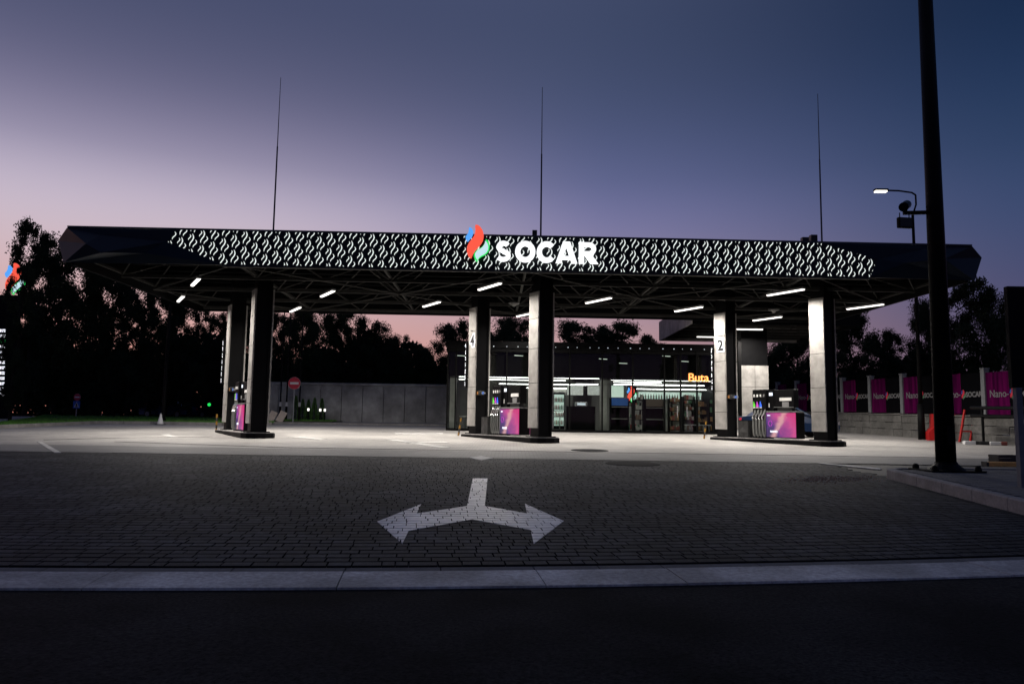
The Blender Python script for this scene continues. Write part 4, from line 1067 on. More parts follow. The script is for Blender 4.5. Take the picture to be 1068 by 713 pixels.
# back bar lit shelf
t = thing('bottle_shelf', 'pale green lit back shelf with a row of bottles on the rear shop wall', 'shelf', (XX(700, 4.8), SY + 4.84, SZ + 1.75))
L = (XX(735, 4.8) - XX(668, 4.8)) / 2
MB().box(-L, L, -0.12, 0.12, 0, 0.04).build('shelf', 'grey_plastic', t); MB().box(-L, L, 0.10, 0.13, 0.05, 0.42).build('light_panel', 'shop_led_soft', t)
for q in range(24): MB().lathe([(0.035, 0.041), (0.035, 0.2), (0.012, 0.26), (0.012, 0.31)], 8, (-L + 0.08 + q * (2 * L - 0.16) / 23, 0, 0)).build('bottle', 'pk_brown' if q % 3 else 'pk_green', t)
# screen and menu
p = at(644, 408, SY + 0.55)
t = thing('lit_screen', 'pale mint lit poster screen above the blue-headed shelf unit', 'screen', p); MB().box(-0.33, 0.33, 0.0, 0.06, -0.32, 0.32).build('frame', 'frame_black', t); MB().box(-0.3, 0.3, -0.012, -0.001, -0.29, 0.29).build('display', 'shop_led_soft', t)
MB().tube((0, 0.03, -0.32), (0, 0.03, -0.34), 0.03).build('foot', 'frame_black', t)
p = at(659, 411, SY + 0.7)
t = thing('sign_reflection', 'bright red, blue and green sign reflection added in the shop window', 'reflection', p)  # glowing emblem on a board, added to stand for the reflected sign
MB().box(-0.24, 0.24, 0.0, 0.04, -0.42, 0.42).build('board', 'frame_black', t); emblem(t, 0.78 / 520, -0.05)
MB().tube((0, 0.02, -0.42), (0, 0.02, p.z * -1 + SZ + 0.02), 0.02).build('stand', 'frame_black', t)
# ladder lying in the shop
pa, pb = XX(713, 0.35), XX(741, 0.35)
t = thing('ladder', 'metal ladder lying on its side inside the shop below the lettering', 'ladder', ((pa + pb) / 2, SY + 0.3, SZ + 0.05)); L = (pb - pa) / 2
for z in (0.02, 0.36): MB().box(-L, L, -0.02, 0.02, z, z + 0.05).build('rail', 'galv', t)
for q in range(5): MB().box(-L + 0.1 + q * (2 * L - 0.2) / 4 - 0.02, -L + 0.1 + q * (2 * L - 0.2) / 4 + 0.02, -0.016, 0.016, 0.07, 0.36).build('rung', 'galv', t)
for px, lb in ((571, 'lit drinks fridge on the rear shop wall, the left one'), (583, 'lit drinks fridge on the rear shop wall, the right one')):
    x = XX(px, 4.0); t = thing('drinks_fridge', lb, 'fridge', (x, SY + 4.0, SZ + 0.031))
    MB().box(-0.3, 0.3, 0.0, 0.25, 0, 2.0).build('body', 'frame_black', t); MB().box(-0.26, 0.26, -0.02, -0.0005, 0.25, 1.9).build('lit_back', 'shop_led_soft', t)
    for q in range(4):
        sh = MB().box(-0.26, 0.26, -0.14, -0.0205, 0.3 + q * 0.4, 0.32 + q * 0.4).build('shelf', 'grey_plastic', t)
        for w in range(6): MB().lathe([(0.03, 0.0), (0.03, 0.16), (0.012, 0.2), (0.012, 0.24)], 8, (-0.21 + w * 0.084, -0.08, 0.321 + q * 0.4)).build('bottle', random.choice(['pk_red', 'pk_green', 'pk_white', 'pk_orange']), sh)
for px, w, lb in ((600, 0.45, 'pale menu board high on the shop rear wall, left of the pillar'), (619, 0.35, 'narrow pale menu board beside the shop pillar')):
    p = at(px, 407, SY + 3.6); t = thing('menu_board', lb, 'menu board', p)
    MB().box(-w, w, 0, 0.04, -0.28, 0.28).build('frame', 'frame_black', t); MB().box(-w + 0.03, w - 0.03, -0.012, -0.0005, -0.25, 0.25).build('display', 'shop_led_menu', t)
    MB().tube((0, 0.02, 0.28), (0, 0.02, SZ + 2.84 - p.z), 0.015, n=6).build('hanger', 'frame_black', t)
for px, y, lb in ((566, 1.2, 'pale bar stool behind the middle front column edge'), (575, 1.5, 'pale bar stool left of the black shop counter'), (584, 1.2, 'pale bar stool right beside the black shop counter')):
    t = thing('bar_stool', lb, 'stool', (XX(px, y), SY + y, SZ + 0.031))
    MB().lathe([(0.03, 0.70), (0.19, 0.72), (0.2, 0.76)], 14).build('seat', 'card_white', t); MB().tube((0, 0, 0.02), (0, 0, 0.71), 0.025).build('stem', 'chrome', t); MB().lathe([(0.2, 0.0), (0.2, 0.02), (0.03, 0.04)], 14).build('base', 'chrome', t)
    MB().path([(-0.18, 0.05, 0.76), (-0.2, 0.12, 1.0), (0.2, 0.12, 1.0), (0.18, 0.05, 0.76)], 0.018, n=6).build('backrest', 'chrome', t)
for px, y, h_, lb in ((606, 0.95, 0.28, 'coffee machine standing on the black shop counter'),):
    t = thing('coffee_machine', lb, 'machine', (XX(px, y), SY + y, SZ + 1.12)); MB().bbox(-0.3, 0.3, -0.15, 0.15, 0, 0.36, 0.02).build('body', 'chrome', t); MB().box(-0.2, 0.2, -0.17, -0.1505, 0.2, 0.3).build('panel', 'small_lit', t)
goods(700, 722, 418, 436, 4.5, 'long low rack of packets at the rear of the shop', ['pk_white', 'pk_red', 'pk_orange', 'pk_green'], 3)
goods(642, 668, 420, 440, 3.4, 'wide rack of mixed packets behind the blue-headed unit', ['pk_white', 'pk_red', 'pk_orange', 'pk_green'], 3)
# white chair near left
t = thing('stool', 'pale stool inside the left end of the shop', 'stool', (XX(483, 1.1), SY + 1.3, SZ + 0.03))
MB().lathe([(0.02, 0.62), (0.2, 0.64), (0.21, 0.68)], 14).build('seat', 'card_white', t); MB().tube((0, 0, 0.02), (0, 0, 0.63), 0.03).build('stem', 'chrome', t); MB().lathe([(0.2, 0.0), (0.2, 0.02), (0.03, 0.04)], 14).build('base', 'chrome', t)

# ------------------------------------------------------------------ second canopy behind
t2 = thing('rear_canopy', 'smaller rear canopy with pale side fascia behind the right pumps', 'canopy', (8.5, 35.2, 0))
def b2(name, m, *bx):
    mb = MB()
    for b in bx: mb.box(b[0] - 8.5, b[1] - 8.5, b[2] - 35.2, b[3] - 35.2, b[4], b[5])
    return mb.build(name, m, t2)
ZR = 5.98
b2('side_fascia', 'column_panel', (8.5, 8.56, 35.2, 43.0, ZR, ZR + 1.1)); b2('rear_fascia', 'column_panel', (8.56, 16.5, 42.94, 43.0, ZR, ZR + 1.1))
b2('front_fascia', 'black_metal', (8.56, 16.5, 35.2, 35.26, ZR, ZR + 1.1)); b2('side_fascia', 'black_metal', (16.44, 16.5, 35.27, 42.93, ZR, ZR + 1.1))
b2('roof_deck', 'deck', (8.57, 16.43, 35.27, 42.93, ZR + 0.9, ZR + 1.0))
for q in range(6): b2('truss_chord', 'truss', (8.57, 16.43, 35.9 + q * 1.3, 36.0 + q * 1.3, ZR + 0.1, ZR + 0.24))
for q in range(5): b2('truss_chord', 'truss', (9.2 + q * 1.7, 9.28 + q * 1.7, 35.3, 42.9, ZR + 0.3, ZR + 0.38))
for q in range(8):
    x = q * 0.98 + 0.3
    MB().tube((x, 0.3, ZR + 0.2), (x + 0.6, 2.4, ZR + 0.85), 0.03, n=6).build('truss_diagonal', 'truss', t2); MB().tube((x + 0.6, 2.4, ZR + 0.85), (x, 5.0, ZR + 0.2), 0.03, n=6).build('truss_diagonal', 'truss', t2)
for px, py, lb in ((780, 343, 'LED tube under the rear canopy behind the column numbered 2'), (741, 351, 'LED tube under the left edge of the rear canopy above the shop')):
    p = atz(px, py, ZR - 0.02); led_thing(p, lb, 1.5, 0.0, 'LED tubes under the rear canopy', 0.1)
# its pillar, clad in pale tiles
px0 = at(774, 430, 38).x; px1 = at(802.5, 430, 38).x; zg = gz(38); zt = at(788, 381, 38).z
pil = MB().box(px0 + 0.03 - 8.5, px1 - 0.03 - 8.5, 38.04 - 35.2, 38.6 - 35.2, zg - 0.05, ZR + 0.95).build('pillar', 'black_metal', t2)
hh = (zt - zg - 0.12)
for i in range(2):
    for j in range(3):
        a = px0 + (px1 - px0) * i / 2; bnd = [0, 0.26, 0.67, 1.0]
        MB().box(a + 0.008 - 8.5, a + (px1 - px0) / 2 - 0.008 - 8.5, 38.0 - 35.2, 38.035 - 35.2, zg + 0.12 + hh * bnd[2 - j + 0] + 0.008, zg + 0.12 + hh * bnd[3 - j] - 0.008).build('cladding_tile', 'column_panel', pil)

# ------------------------------------------------------------------ concrete boundary wall behind left
WY = 44.5; wz = gz(WY)
xa, xb = at(268, 420, WY).x, at(466, 420, WY).x; wtop = at(380, 399.6, WY).z
wall = thing('concrete_wall', 'long grey cast concrete wall left of the shop, in front of trees', 'wall', (xa, WY, wz - 0.05))
NP = 9; pw = (xb - xa) / NP
for i in range(NP):
    MB().bbox(i * pw + 0.012, (i + 1) * pw - 0.012, 0.0 + random.uniform(-.012, .012), 0.25, 0, wtop - wz + 0.05 - 0.16, 0.015).build('wall_panel', 'concrete_wall', wall)
MB().bbox(0, xb - xa, -0.05, 0.3, wtop - wz - 0.105, wtop - wz + 0.05, 0.02).build('coping', 'concrete_wall', wall)
# kerbed footway in front of the wall
mb = MB(); p0, p1 = gpt(270, 441.6), gpt(470, 444.2)
mb.prism([(p0.x, p0.y, gz(p0.y) - 0.05), (p1.x, p1.y, gz(p1.y) - 0.05), (xb, WY - 0.06, wz - 0.05), (xa, WY - 0.06, wz - 0.05)], (0, 0, 0.15)); struct(mb, 'footway', 'kerb')
# no entry sign
def no_entry(px, py, base_py, Y, r, lb, blue=False):
    p = at(px, py, Y); g = gz(Y)
    t = thing('road_sign', lb, 'sign', (p.x, Y, g)); h = p.z - g
    MB().tube((0, 0.04, -0.05), (0, 0.04, h + r * 0.7), 0.035, n=10).build('post', 'galv', t)
    d = MB(); n = 28
    d.prism([(r * math.cos(2 * math.pi * i / n), -0.012, h + r * math.sin(2 * math.pi * i / n)) for i in range(n)], (0, 0.016, 0)); disc = d.build('disc', 'sign_face_red', t)
    MB().prism([(r * 1.03 * math.cos(2 * math.pi * i / n), 0.0045, h + r * 1.03 * math.sin(2 * math.pi * i / n)) for i in range(n)], (0, 0.01, 0)).build('rim', 'sign_face_white', disc)
    MB().box(-r * 0.72, r * 0.72, -0.016, -0.0125, h - r * 0.19, h + r * 0.19).build('white_bar', 'sign_face_white', disc)
    if blue:
        s = r * 1.02; z = h - r * 2.15
        bl = MB().box(-s, s, -0.012, 0.0, z - s * 1.1, z + s).build('crossing_plate', 'sign_face_blue', t)
        MB().prism([(-s * 0.75, -0.015, z - s * 0.75), (s * 0.75, -0.015, z - s * 0.75), (0, -0.015, z + s * 0.72)], (0, 0.0025, 0)).build('white_triangle', 'sign_face_white', bl)
        MB().tube((0, -0.017, z - s * 0.1), (-s * 0.2, -0.017, z - s * 0.65), 0.03, n=6).tube((0, -0.017, z - s * 0.1), (s * 0.25, -0.017, z - s * 0.65), 0.03, n=6).tube((0, -0.017, z + s * 0.3), (0, -0.017, z - s * 0.15), 0.045, n=6).build('walking_mark', 'hazard_black', bl)
    return t
no_entry(307, 399.5, 440, 42.5, 0.34, 'round red no entry sign in front of the grey concrete wall')
no_entry(80.5, 414, 437, 52, 0.235, 'red no entry sign above a blue crossing plate on the left lawn', True)
# planting bed with narrow conifers and garden lights
bx0, bx1 = gpt(300, 441).x, gpt(352, 441.5).x
mb = MB(); mb.prism([(bx0 - 0.6, 42.9, gz(42.9) + 0.1), (bx1, 42.9, gz(42.9) + 0.1), (bx1 + 0.3, 44.4, gz(44.4) + 0.09), (bx0 - 0.6, 44.4, gz(44.4) + 0.09)], (0, 0, 0.06)); struct(mb, 'planting_bed', 'soil')
tag(blades(2500, lambda: (random.uniform(bx0 - .5, bx1), random.uniform(42.95, 44.3), gz(43.5) + 0.14), 0.05, 0.13).build('grass', 'grass'), 'small patch of grass under the narrow conifers by the wall', 'grass', kind='stuff')
def conifer(h, r, seed):
    q = random.Random(seed); mb = MB()
    for _ in range(900):
        z = h * (0.03 + 0.97 * q.random()); rr = r * (1 - (z / h) ** 1.6) * (0.55 + 0.5 * q.random()) + 0.015; a = q.random() * 6.28
        c = Vector((rr * math.cos(a), rr * math.sin(a), z)); d = Vector((math.cos(a) * 0.4, math.sin(a) * 0.4, 1)).normalized(); s = d.cross(Vector((-math.sin(a) + q.uniform(-.6, .6), math.cos(a), 0.2))).normalized()
        l = q.uniform(0.06, 0.12); w = l * 0.3
        mb.add([c - s * w, c + s * w, c + d * l], [(0, 1, 2)])
    return mb
for i, (px, pyt, lb) in enumerate(((309, 413.5, 'tallest narrow conifer, leftmost in the bed by the concrete wall'), (316, 417, 'short narrow conifer second from left in the bed by the wall'), (322, 417.5, 'narrow conifer in the middle of the five by the concrete wall'), (328.4, 415.5, 'narrow conifer second from right in the bed by the wall'), (336, 416.2, 'rightmost narrow conifer in the bed by the concrete wall'))):
    Y = 43.7; p = at(px, pyt, Y); g = gz(Y) + 0.14; h = p.z - g
    t = thing('conifer_shrub', lb, 'shrub', (p.x, Y, g), 0, 'narrow conifers by the concrete wall')
    conifer(h, 0.19, 40 + i).build('foliage', 'leaf_shrub', t); MB().tube((0, 0, -0.03), (0, 0, h * 0.8), 0.03, 0.01, n=6).build('stem', 'bark', t)
for px, py, lb in ((321.6, 427, 'lit garden bollard light, leftmost of three by the conifers'), (334, 427.5, 'lit garden bollard light, middle one of three by the conifers'), (338.8, 427.6, 'lit garden bollard light, rightmost of three by the conifers')):
    Y = 43.2; p = at(px, py, Y); g = gz(Y) + 0.14
    t = thing('garden_light', lb, 'light', (p.x, Y, g), 0, 'garden bollard lights')
    MB().tube((0, 0, -0.03), (0, 0, p.z - g - 0.06), 0.035).build('post', 'black_metal', t); MB().lathe([(0.05, -0.07), (0.06, -0.05), (0.06, 0.06), (0.05, 0.08)], 12, (0, 0, p.z - g)).build('lamp', 'garden_lit', t); MB().lathe([(0.08, 0.081), (0.05, 0.11)], 12, (0, 0, p.z - g)).build('cap', 'black_metal', t)
# leaning slabs and flagpoles
for px, lb in ((282.5, 'left one of two tan slabs leaning by the concrete wall'), (292.5, 'right one of two tan slabs leaning by the concrete wall')):
    Y = 42.6; p = at(px - 3, 441, Y); g = gz(Y)
    o = MB().bbox(-0.2, 0.2, -0.025, 0.025, 0, 0.66, 0.008).build('leaning_slab', 'slab_tan'); o.location = (p.x + 0.05, Y, g + 0.1); o.rotation_euler = (R(-20), R(22), 0); tag(o, lb, 'slab', 'leaning slabs')
for px, lb in ((291.5, 'leftmost of three slender dark flagpoles left of the no entry sign'), (298, 'middle one of three slender dark flagpoles by the concrete wall'), (311.5, 'rightmost of three slender dark flagpoles, just right of the no entry sign')):
    Y = 43.1; p = at(px, 440, Y); g = gz(Y)
    t = thing('flagpole', lb, 'flagpole', (p.x, Y, g - 0.03), 0, 'flagpoles by the wall')
    MB().tube((0, 0, 0.3), (0, 0, 8.2), 0.045, 0.03, n=10).build('pole', 'black_metal', t); MB().lathe([(0.12, 0.13), (0.07, 0.16), (0.06, 1.3), (0.045, 1.35)], 12).build('base', 'black_metal', t); MB().box(-0.04, 0.10, -0.09, -0.05, 1.0, 1.25).build('cleat', 'galv', t)

# ------------------------------------------------------------------ block wall fence at right with banners
fence = thing('boundary_fence', 'grey block wall fence with concrete posts and purple and black banners at right', 'fence', (0, 0, 0))
def fpost(t):
    Z = 42.0 * (1 - 0.0668 * t); x = (880.3 - 31.5 * t) / (1 - 0.0668 * t); p = at(x, 437, Z); return Vector((p.x, Z, gz(Z)))
fd = (fpost(4) - fpost(0)); fd.z = 0; SP = fd.length / 4; fd.normalize(); fn = Vector((-fd.y, fd.x, 0))   # fn towards +x ... sign fixed below
if fn.x > 0: fn = -fn                                     # faces the forecourt
frot = math.atan2(fd.y, fd.x)
P0 = fpost(0); P0.z = 0
fence.location = (P0.x, P0.y, gz(P0.y)); fence.rotation_euler = (0, 0, frot)
# local x runs along fd (towards the camera), local -y or +y faces the forecourt
side = 1 if (Matrix.Rotation(frot, 3, 'Z') @ Vector((0, 1, 0))).dot(fn) > 0 else -1
BH, TOT = 1.08, 3.0
def lz(x): return -SLOPE * x * 0.9                        # ground falls towards the camera
def fbox(name, m, x0, x1, y0, y1, z0, z1, parent=None):
    y0, y1 = sorted((y0 * side, y1 * side)); dz = lz((x0 + x1) / 2)
    mb = MB().bbox(x0, x1, y0, y1, z0 + dz, z1 + dz, 0.012) if name == 'block' else MB().box(x0, x1, y0, y1, z0 + dz, z1 + dz)
    return mb.build(name, m, parent or fence)
for bay in range(-4, 7):
    x0 = bay * SP
    for r in range(3):
        nb = 2 if r % 2 else 3
        cuts = [0, 0.5, 1] if r % 2 else [0, 0.25, 0.75, 1]
        for a, b in zip(cuts[:-1], cuts[1:]):
            fbox('block', 'block', x0 + a * SP + 0.01, x0 + b * SP - 0.01, -0.15 + random.uniform(-.01, .01), 0.15 + random.uniform(-.012, .012), -0.1 if r == 0 else r * 0.34 + 0.006, r * 0.34 + 0.334)
    fbox('coping', 'block', x0 + 0.006, x0 + SP - 0.006, -0.2, 0.2, 1.025, 1.10)
    fbox('post', 'post_concrete', x0 - 0.11, x0 + 0.11, -0.12, 0.12, 1.101, TOT); fbox('post_cap', 'post_concrete', x0 - 0.13, x0 + 0.13, -0.14, 0.14, TOT + 0.001, TOT + 0.05)
    a, m_, b = x0 + 0.12, x0 + 0.12 + (SP - 0.24) * 0.5, x0 + SP - 0.12
    pu = fbox('banner_panel', 'banner_purple', a, m_ - 0.004, 0.02, 0.06, 1.14, 2.86); bl = fbox('banner_panel', 'banner_black', m_ + 0.004, b, 0.02, 0.06, 1.14, 2.86)
    if bay >= -3:
        # lettering faces the forecourt; text reads left to right seen from there
        rz = 0.0 if side < 0 else math.pi
        flip = 1 if side < 0 else -1
        def place(me, xc, z, m, parent):
            me.transform(Matrix.Rotation(rz, 4, 'Z')); me.transform(Matrix.Translation((xc, 0.066 * side, z + lz(x0 + SP / 2)))); link('lettering', me, m, parent)
        # seen from the forecourt the far end is at left, so text runs along +local x
        place(text_mesh('Nano-', 0.42, 0.003, 0.003, 'RIGHT'), m_ - 0.02, 1.86, 'banner_text', pu)
        place(text_mesh('SOCAR', 0.30, 0.010, 0.003, 'LEFT'), m_ + 0.30, 1.86, 'banner_text', bl)
        for P, mm in ((flame_red, 'sign_face_red'), (flame_blue, 'sign_face_blue'), (flame_green, 'pk_green')):
            mb = flame_mesh(P, 0.42 / 520, 0.006, 0, 0, 0)
            me = bpy.data.meshes.new('flame'); me.from_pydata(mb.v, [], mb.f)
            place(me, m_ + 0.15, 1.97, mm, bl)

# ------------------------------------------------------------------ foreground mast with camera
MY = 14.3; mp = at(987, 489, MY); mg = gz(MY) + PH
mast = thing('lamp_mast', 'thick tapering black mast on a bolted base plate on the right pavement', 'mast', (mp.x, MY, mg))
MB().box(-0.5, 0.5, -0.42, 0.42, -0.03, 0.025).build('base_plate', 'black_metal', mast)
MB().lathe([(0.33, 0.026), (0.20, 0.13), (0.19, 0.16)], 16).build('collar', 'black_metal', mast)
MB().lathe([(0.178, 0.1), (0.125, 11.0)], 16).build('shaft', 'black_satin', mast, True)
for x in (-0.40, 0.40):
    for y in (-0.33, 0.33): MB().lathe([(0.06, 0.026), (0.06, 0.05), (0.045, 0.10), (0.02, 0.115)], 10, (x, y, 0)).build('bolt', 'black_metal', mast)
MB().box(-0.05, 0.05, -0.19, -0.17, 0.5, 0.85).build('hatch', 'black_metal', mast)
br = at(968, 221.5, MY); bz = br.z - mg
MB().bar((-0.12, 0, bz), (-0.62, 0, bz - 0.02), 0.05, 0.07).tube((-0.14, 0, bz - 0.12), (-0.14, 0, bz + 0.14), 0.02, n=6).build('bracket', 'black_metal', mast)
cc = at(944, 215, MY)
t = thing('security_camera', 'bullet security camera on the bracket of the black mast', 'camera', (cc.x, MY, cc.z))
mb = MB().tube((0.10, 0.12, 0.07), (-0.09, -0.12, -0.05), 0.085, 0.085, n=14); mb.build('body', 'dark_grey', t, False)
MB().tube((-0.09, -0.12, -0.05), (-0.105, -0.14, -0.06), 0.092, 0.092, n=14).build('lens_hood', 'frame_black', t)
MB().tube((0.02, 0.0, -0.05), (0.02, 0.0, (bz + mg) - cc.z), 0.02, n=8).build('mount', 'dark_grey', t)
cc = at(943.5, 232.5, MY)
t = thing('infrared_floodlight', 'square dark floodlight hanging under the camera bracket on the mast', 'floodlight', (cc.x, MY, cc.z))
MB().bbox(-0.15, 0.15, -0.04, 0.04, -0.105, 0.105, 0.012).build('housing', 'frame_black', t); MB().box(-0.125, 0.125, -0.046, -0.0405, -0.085, 0.085).build('lens_panel', 'dark_grey', t)
MB().tube((-0.1, 0, 0.105), (-0.1, 0, bz + mg - cc.z - 0.02), 0.01, n=6).tube((0.1, 0, 0.105), (0.1, 0, bz + mg - cc.z - 0.02), 0.01, n=6).build('yoke', 'black_metal', t)
for o in (t,): o.rotation_euler = (0, 0, R(8))

# distant street lamp
LY = 33.5; lb_ = at(961.5, 455, LY); lg = gz(LY)
def lamp_pt(px, py): p = at(px, py, LY); return (p.x - lb_.x, 0, p.z - lg)
lamp = thing('street_lamp', 'tall slender street lamp with a lit head bent to the left behind the mast', 'street lamp', (lb_.x, LY, lg - 0.02))
k0, k1, k2, k3, k4 = (0, 0, 0.0), lamp_pt(954.5, 224), lamp_pt(958, 213), lamp_pt(957.5, 203), lamp_pt(953.5, 200.5)
MB().tube(k0, (0, 0, 1.6), 0.16, 0.14, n=12).tube((0, 0, 1.6), (k1[0] * 0 + 0.0, 0, k1[2]), 0.10, 0.06, n=12).build('pole', 'black_metal', lamp, True)
sx = -k1[0]
ap = [(a[0] + sx, a[1], a[2]) for a in (k1, k2, k3, k4, lamp_pt(940, 198.6), lamp_pt(928, 198.2))]
MB().path(ap, 0.04, n=8).build('arm', 'black_metal', lamp)
ha, hb = lamp_pt(928, 198.3), lamp_pt(914.5, 198.2)
MB().bar((ha[0] + sx, 0, ha[2] + 0.03), (hb[0] + sx, 0, hb[2] + 0.03), 0.24, 0.06).build('head', 'black_metal', lamp); MB().bar((ha[0] + sx - 0.05, 0, ha[2] - 0.055), (hb[0] + sx + 0.03, 0, hb[2] - 0.055), 0.2, 0.07).build('lamp', 'lamp_lit', lamp)

# post with dark panel at the right edge
pp = gpt(1066.5, 508, PH); 
t = thing('sign_post', 'grey square post with a dark upright panel at the right edge', 'sign post', (pp.x, pp.y, gz(pp.y) + PH))
MB().box(-0.045, 0.045, -0.045, 0.045, -0.03, 1.5).build('post', 'post_concrete', t); ztop = at(1062, 299, pp.y).z - gz(pp.y) - PH
MB().bbox(-0.10, 0.6, -0.05, 0.05, 1.501, ztop, 0.01).build('panel', 'black_satin', t)
# timber and a crate on the pavement
p = gpt(1046, 486, PH); g = gz(p.y) + PH
for dy, x0, x1, lb in ((-0.12, -0.46, 0.5, 'longer orange-brown timber length lying on the right pavement'), (0.14, -0.33, 0.55, 'shorter orange-brown timber length behind the other on the pavement')):
    t = thing('timber', lb, 'timber', (p.x, p.y + dy, g), R(3), 'timber on the pavement')
    MB().bbox(x0, x1, -0.05, 0.05, 0.001, 0.085, 0.008).build('length', 'wood', t)
    MB().box(x0 - 0.006, x0 + 0.05, -0.053, 0.053, 0.0, 0.088).build('painted_end', 'hazard_black', t)
t = thing('crate', 'small open dark crate behind the timber on the right pavement', 'crate', (p.x + 0.35, p.y + 0.45, g), R(3))
for s in (0.02, 0.09, 0.16):
    for yy in (-0.16, 0.14): MB().box(-0.26, 0.26, yy, yy + 0.02, s, s + 0.055).build('slat', 'dark_grey', t)
for xx in (-0.26, 0.24): MB().box(xx, xx + 0.02, -0.139, 0.139, 0.0, 0.22).build('end_panel', 'dark_grey', t)

# red barriers, rail and blocks by the fence
def barrier(px, Y, lb, rz):
    p = at(px, 450, Y); t = thing('traffic_barrier', lb, 'barrier', (p.x, Y, gz(Y)), rz, 'red plastic barriers')
    prof = [(-0.32, 0), (-0.32, 0.34), (-0.12, 0.56), (-0.09, 1.15), (0.09, 1.15), (0.12, 0.56), (0.32, 0.34), (0.32, 0)]
    MB().prism([(-0.55, y, z) for y, z in prof], (1.1, 0, 0)).build('body', 'red_plastic', t); MB().box(-0.25, 0.25, -0.331, -0.321, 0.08, 0.22).build('recess', 'red_plastic', t)
    MB().bbox(-0.60, -0.56, -0.07, 0.07, 0.2, 1.0, 0.01).build('joint_tab', 'red_plastic', t)
barrier(975, 33.0, 'red plastic traffic barrier left of the black mast by the fence', R(70)); barrier(994, 33.2, 'red plastic traffic barrier just right of the black mast', R(80))
t = thing('red_trestle', 'red slanted trestle legs leaning beside the black pipe rail', 'trestle', (at(1010, 455, 31.5).x, 31.5, gz(31.5)))
for xo in (-0.22, 0.22):
    MB().bar((xo - 0.16, 0, 0.0), (xo + 0.18, 0.1, 1.35), 0.07, 0.07).build('leg', 'red_plastic', t)
MB().bar((-0.30, 0.03, 0.45), (0.22, 0.03, 0.45), 0.05, 0.06).build('brace', 'red_plastic', t)
ra = at(1013, 425, 30); zr = ra.z - gz(30)
t = thing('pipe_rail', 'black two-pipe guard rail in front of the fence at far right', 'railing', (ra.x, 30, gz(30)))
for z in (zr, zr - 0.32): MB().tube((0, 0, z), (0.75, -9.0, z - 0.19), 0.07, n=10).build('pipe', 'black_satin', t)
for q in range(4): MB().tube((0.05 + q * 0.2, -0.6 - q * 2.4, -0.08 - q * 0.05), (0.05 + q * 0.2, -0.6 - q * 2.4, zr - 0.02 - q * 0.05), 0.05, n=8).build('post', 'black_metal', t)
for i, (px, lb) in enumerate(((1010.5, 'red and white kerb block, leftmost below the pipe rail'), (1026, 'dark kerb block between the two pale ones below the rail'), (1037, 'red and white kerb block, right of the pair below the rail'))):
    p = at(px, 456, 29.3 - i * 0.1)
    t = thing('kerb_block', lb, 'kerb block', (p.x, p.y, gz(p.y)), R(-8), 'striped kerb blocks')
    MB().bbox(-0.2, 0.2, -0.1, 0.1, 0, 0.14, 0.015).build('block', 'white_plastic' if i != 1 else 'hazard_black', t); MB().bbox(0.205, 0.42, -0.1, 0.1, 0, 0.14, 0.015).build('block', 'pk_red' if i == 2 else 'hazard_black', t)

# ------------------------------------------------------------------ cars
def car(loc_, rz, lb, m):
    t = thing('parked_car', lb, 'car', loc_, rz, 'parked cars')
    prof = [(-2.1, 0.28), (-2.15, 0.62), (-2.05, 0.88), (-1.55, 0.95), (-1.0, 1.36), (-0.6, 1.43), (0.25, 1.42), (0.95, 0.98), (1.75, 0.86), (2.1, 0.70), (2.18, 0.45), (2.1, 0.24)]
    mb = MB(); n = len(prof); rings = []
    for y, ins in ((-0.86, 0.0), (-0.80, 0.05), (0.80, 0.05), (0.86, 0.0)):
        r = []
        for x, z in prof:
            k = max(0.0, (z - 0.9)) * 0.38; yy = y - math.copysign(k, y)
            zz = z if abs(y) < 0.84 else min(z, 0.93 + (z - 0.93) * 0.85); r.append((x * (0.985 if abs(y) > 0.84 else 1), yy, zz))
        rings.append(r)
    V = [p for r in rings for p in r]; fs = []
    for k in range(3): fs += [(k * n + i, k * n + (i + 1) % n, (k + 1) * n + (i + 1) % n, (k + 1) * n + i) for i in range(n)]
    fs += [tuple(range(n - 1, -1, -1)), tuple(range(3 * n, 4 * n))]
    mb.add(V, fs).build('body', m, t)
    for s in (-1, 1):
        MB().add([(-1.2, s * 0.79, 0.98), (0.75, s * 0.80, 1.0), (0.2, s * 0.705, 1.36), (-0.9, s * 0.705, 1.32)], [(0, 1, 2, 3)]).build('side_window', 'car_glass', t)
        for x in (-1.35, 1.32):
            w = MB().tube((x, s * 0.70, 0.31), (x, s * 0.885, 0.31), 0.31, n=20).build('wheel', 'tyre', t); MB().tube((x, s * 0.86, 0.31), (x, s * 0.895, 0.31), 0.19, n=14).build('rim', 'galv', w)
        MB().box(2.02, 2.17, s * 0.62 - 0.14, s * 0.62 + 0.14, 0.58, 0.70).build('headlight', 'chrome', t)
        MB().box(-2.165, -2.06, s * 0.64 - 0.12, s * 0.64 + 0.12, 0.66, 0.82).build('tail_light', 'sign_face_red', t)
    MB().add([(0.92, -0.72, 1.01), (0.92, 0.72, 1.01), (0.29, 0.60, 1.415), (0.29, -0.60, 1.415)], [(0, 1, 2, 3)]).build('windscreen', 'car_glass', t)
    return t
mat('car_teal', (0.03, 0.07, 0.16), 0.25, 0.2)
car((at(822, 440, 34.5).x - 0.15, 34.5, gz(34.5)), R(-6), 'dark blue car parked behind the rightmost fuel dispenser', 'car_paint')
car((at(176, 428, 62).x, 62, gz(62)), R(170), 'small blue car far off under the trees at left, the left one', 'car_teal')
car((at(190, 428, 64).x, 64.0, gz(62)), R(60), 'small dark car far off under the trees at left, nearest the green light', 'car_paint')
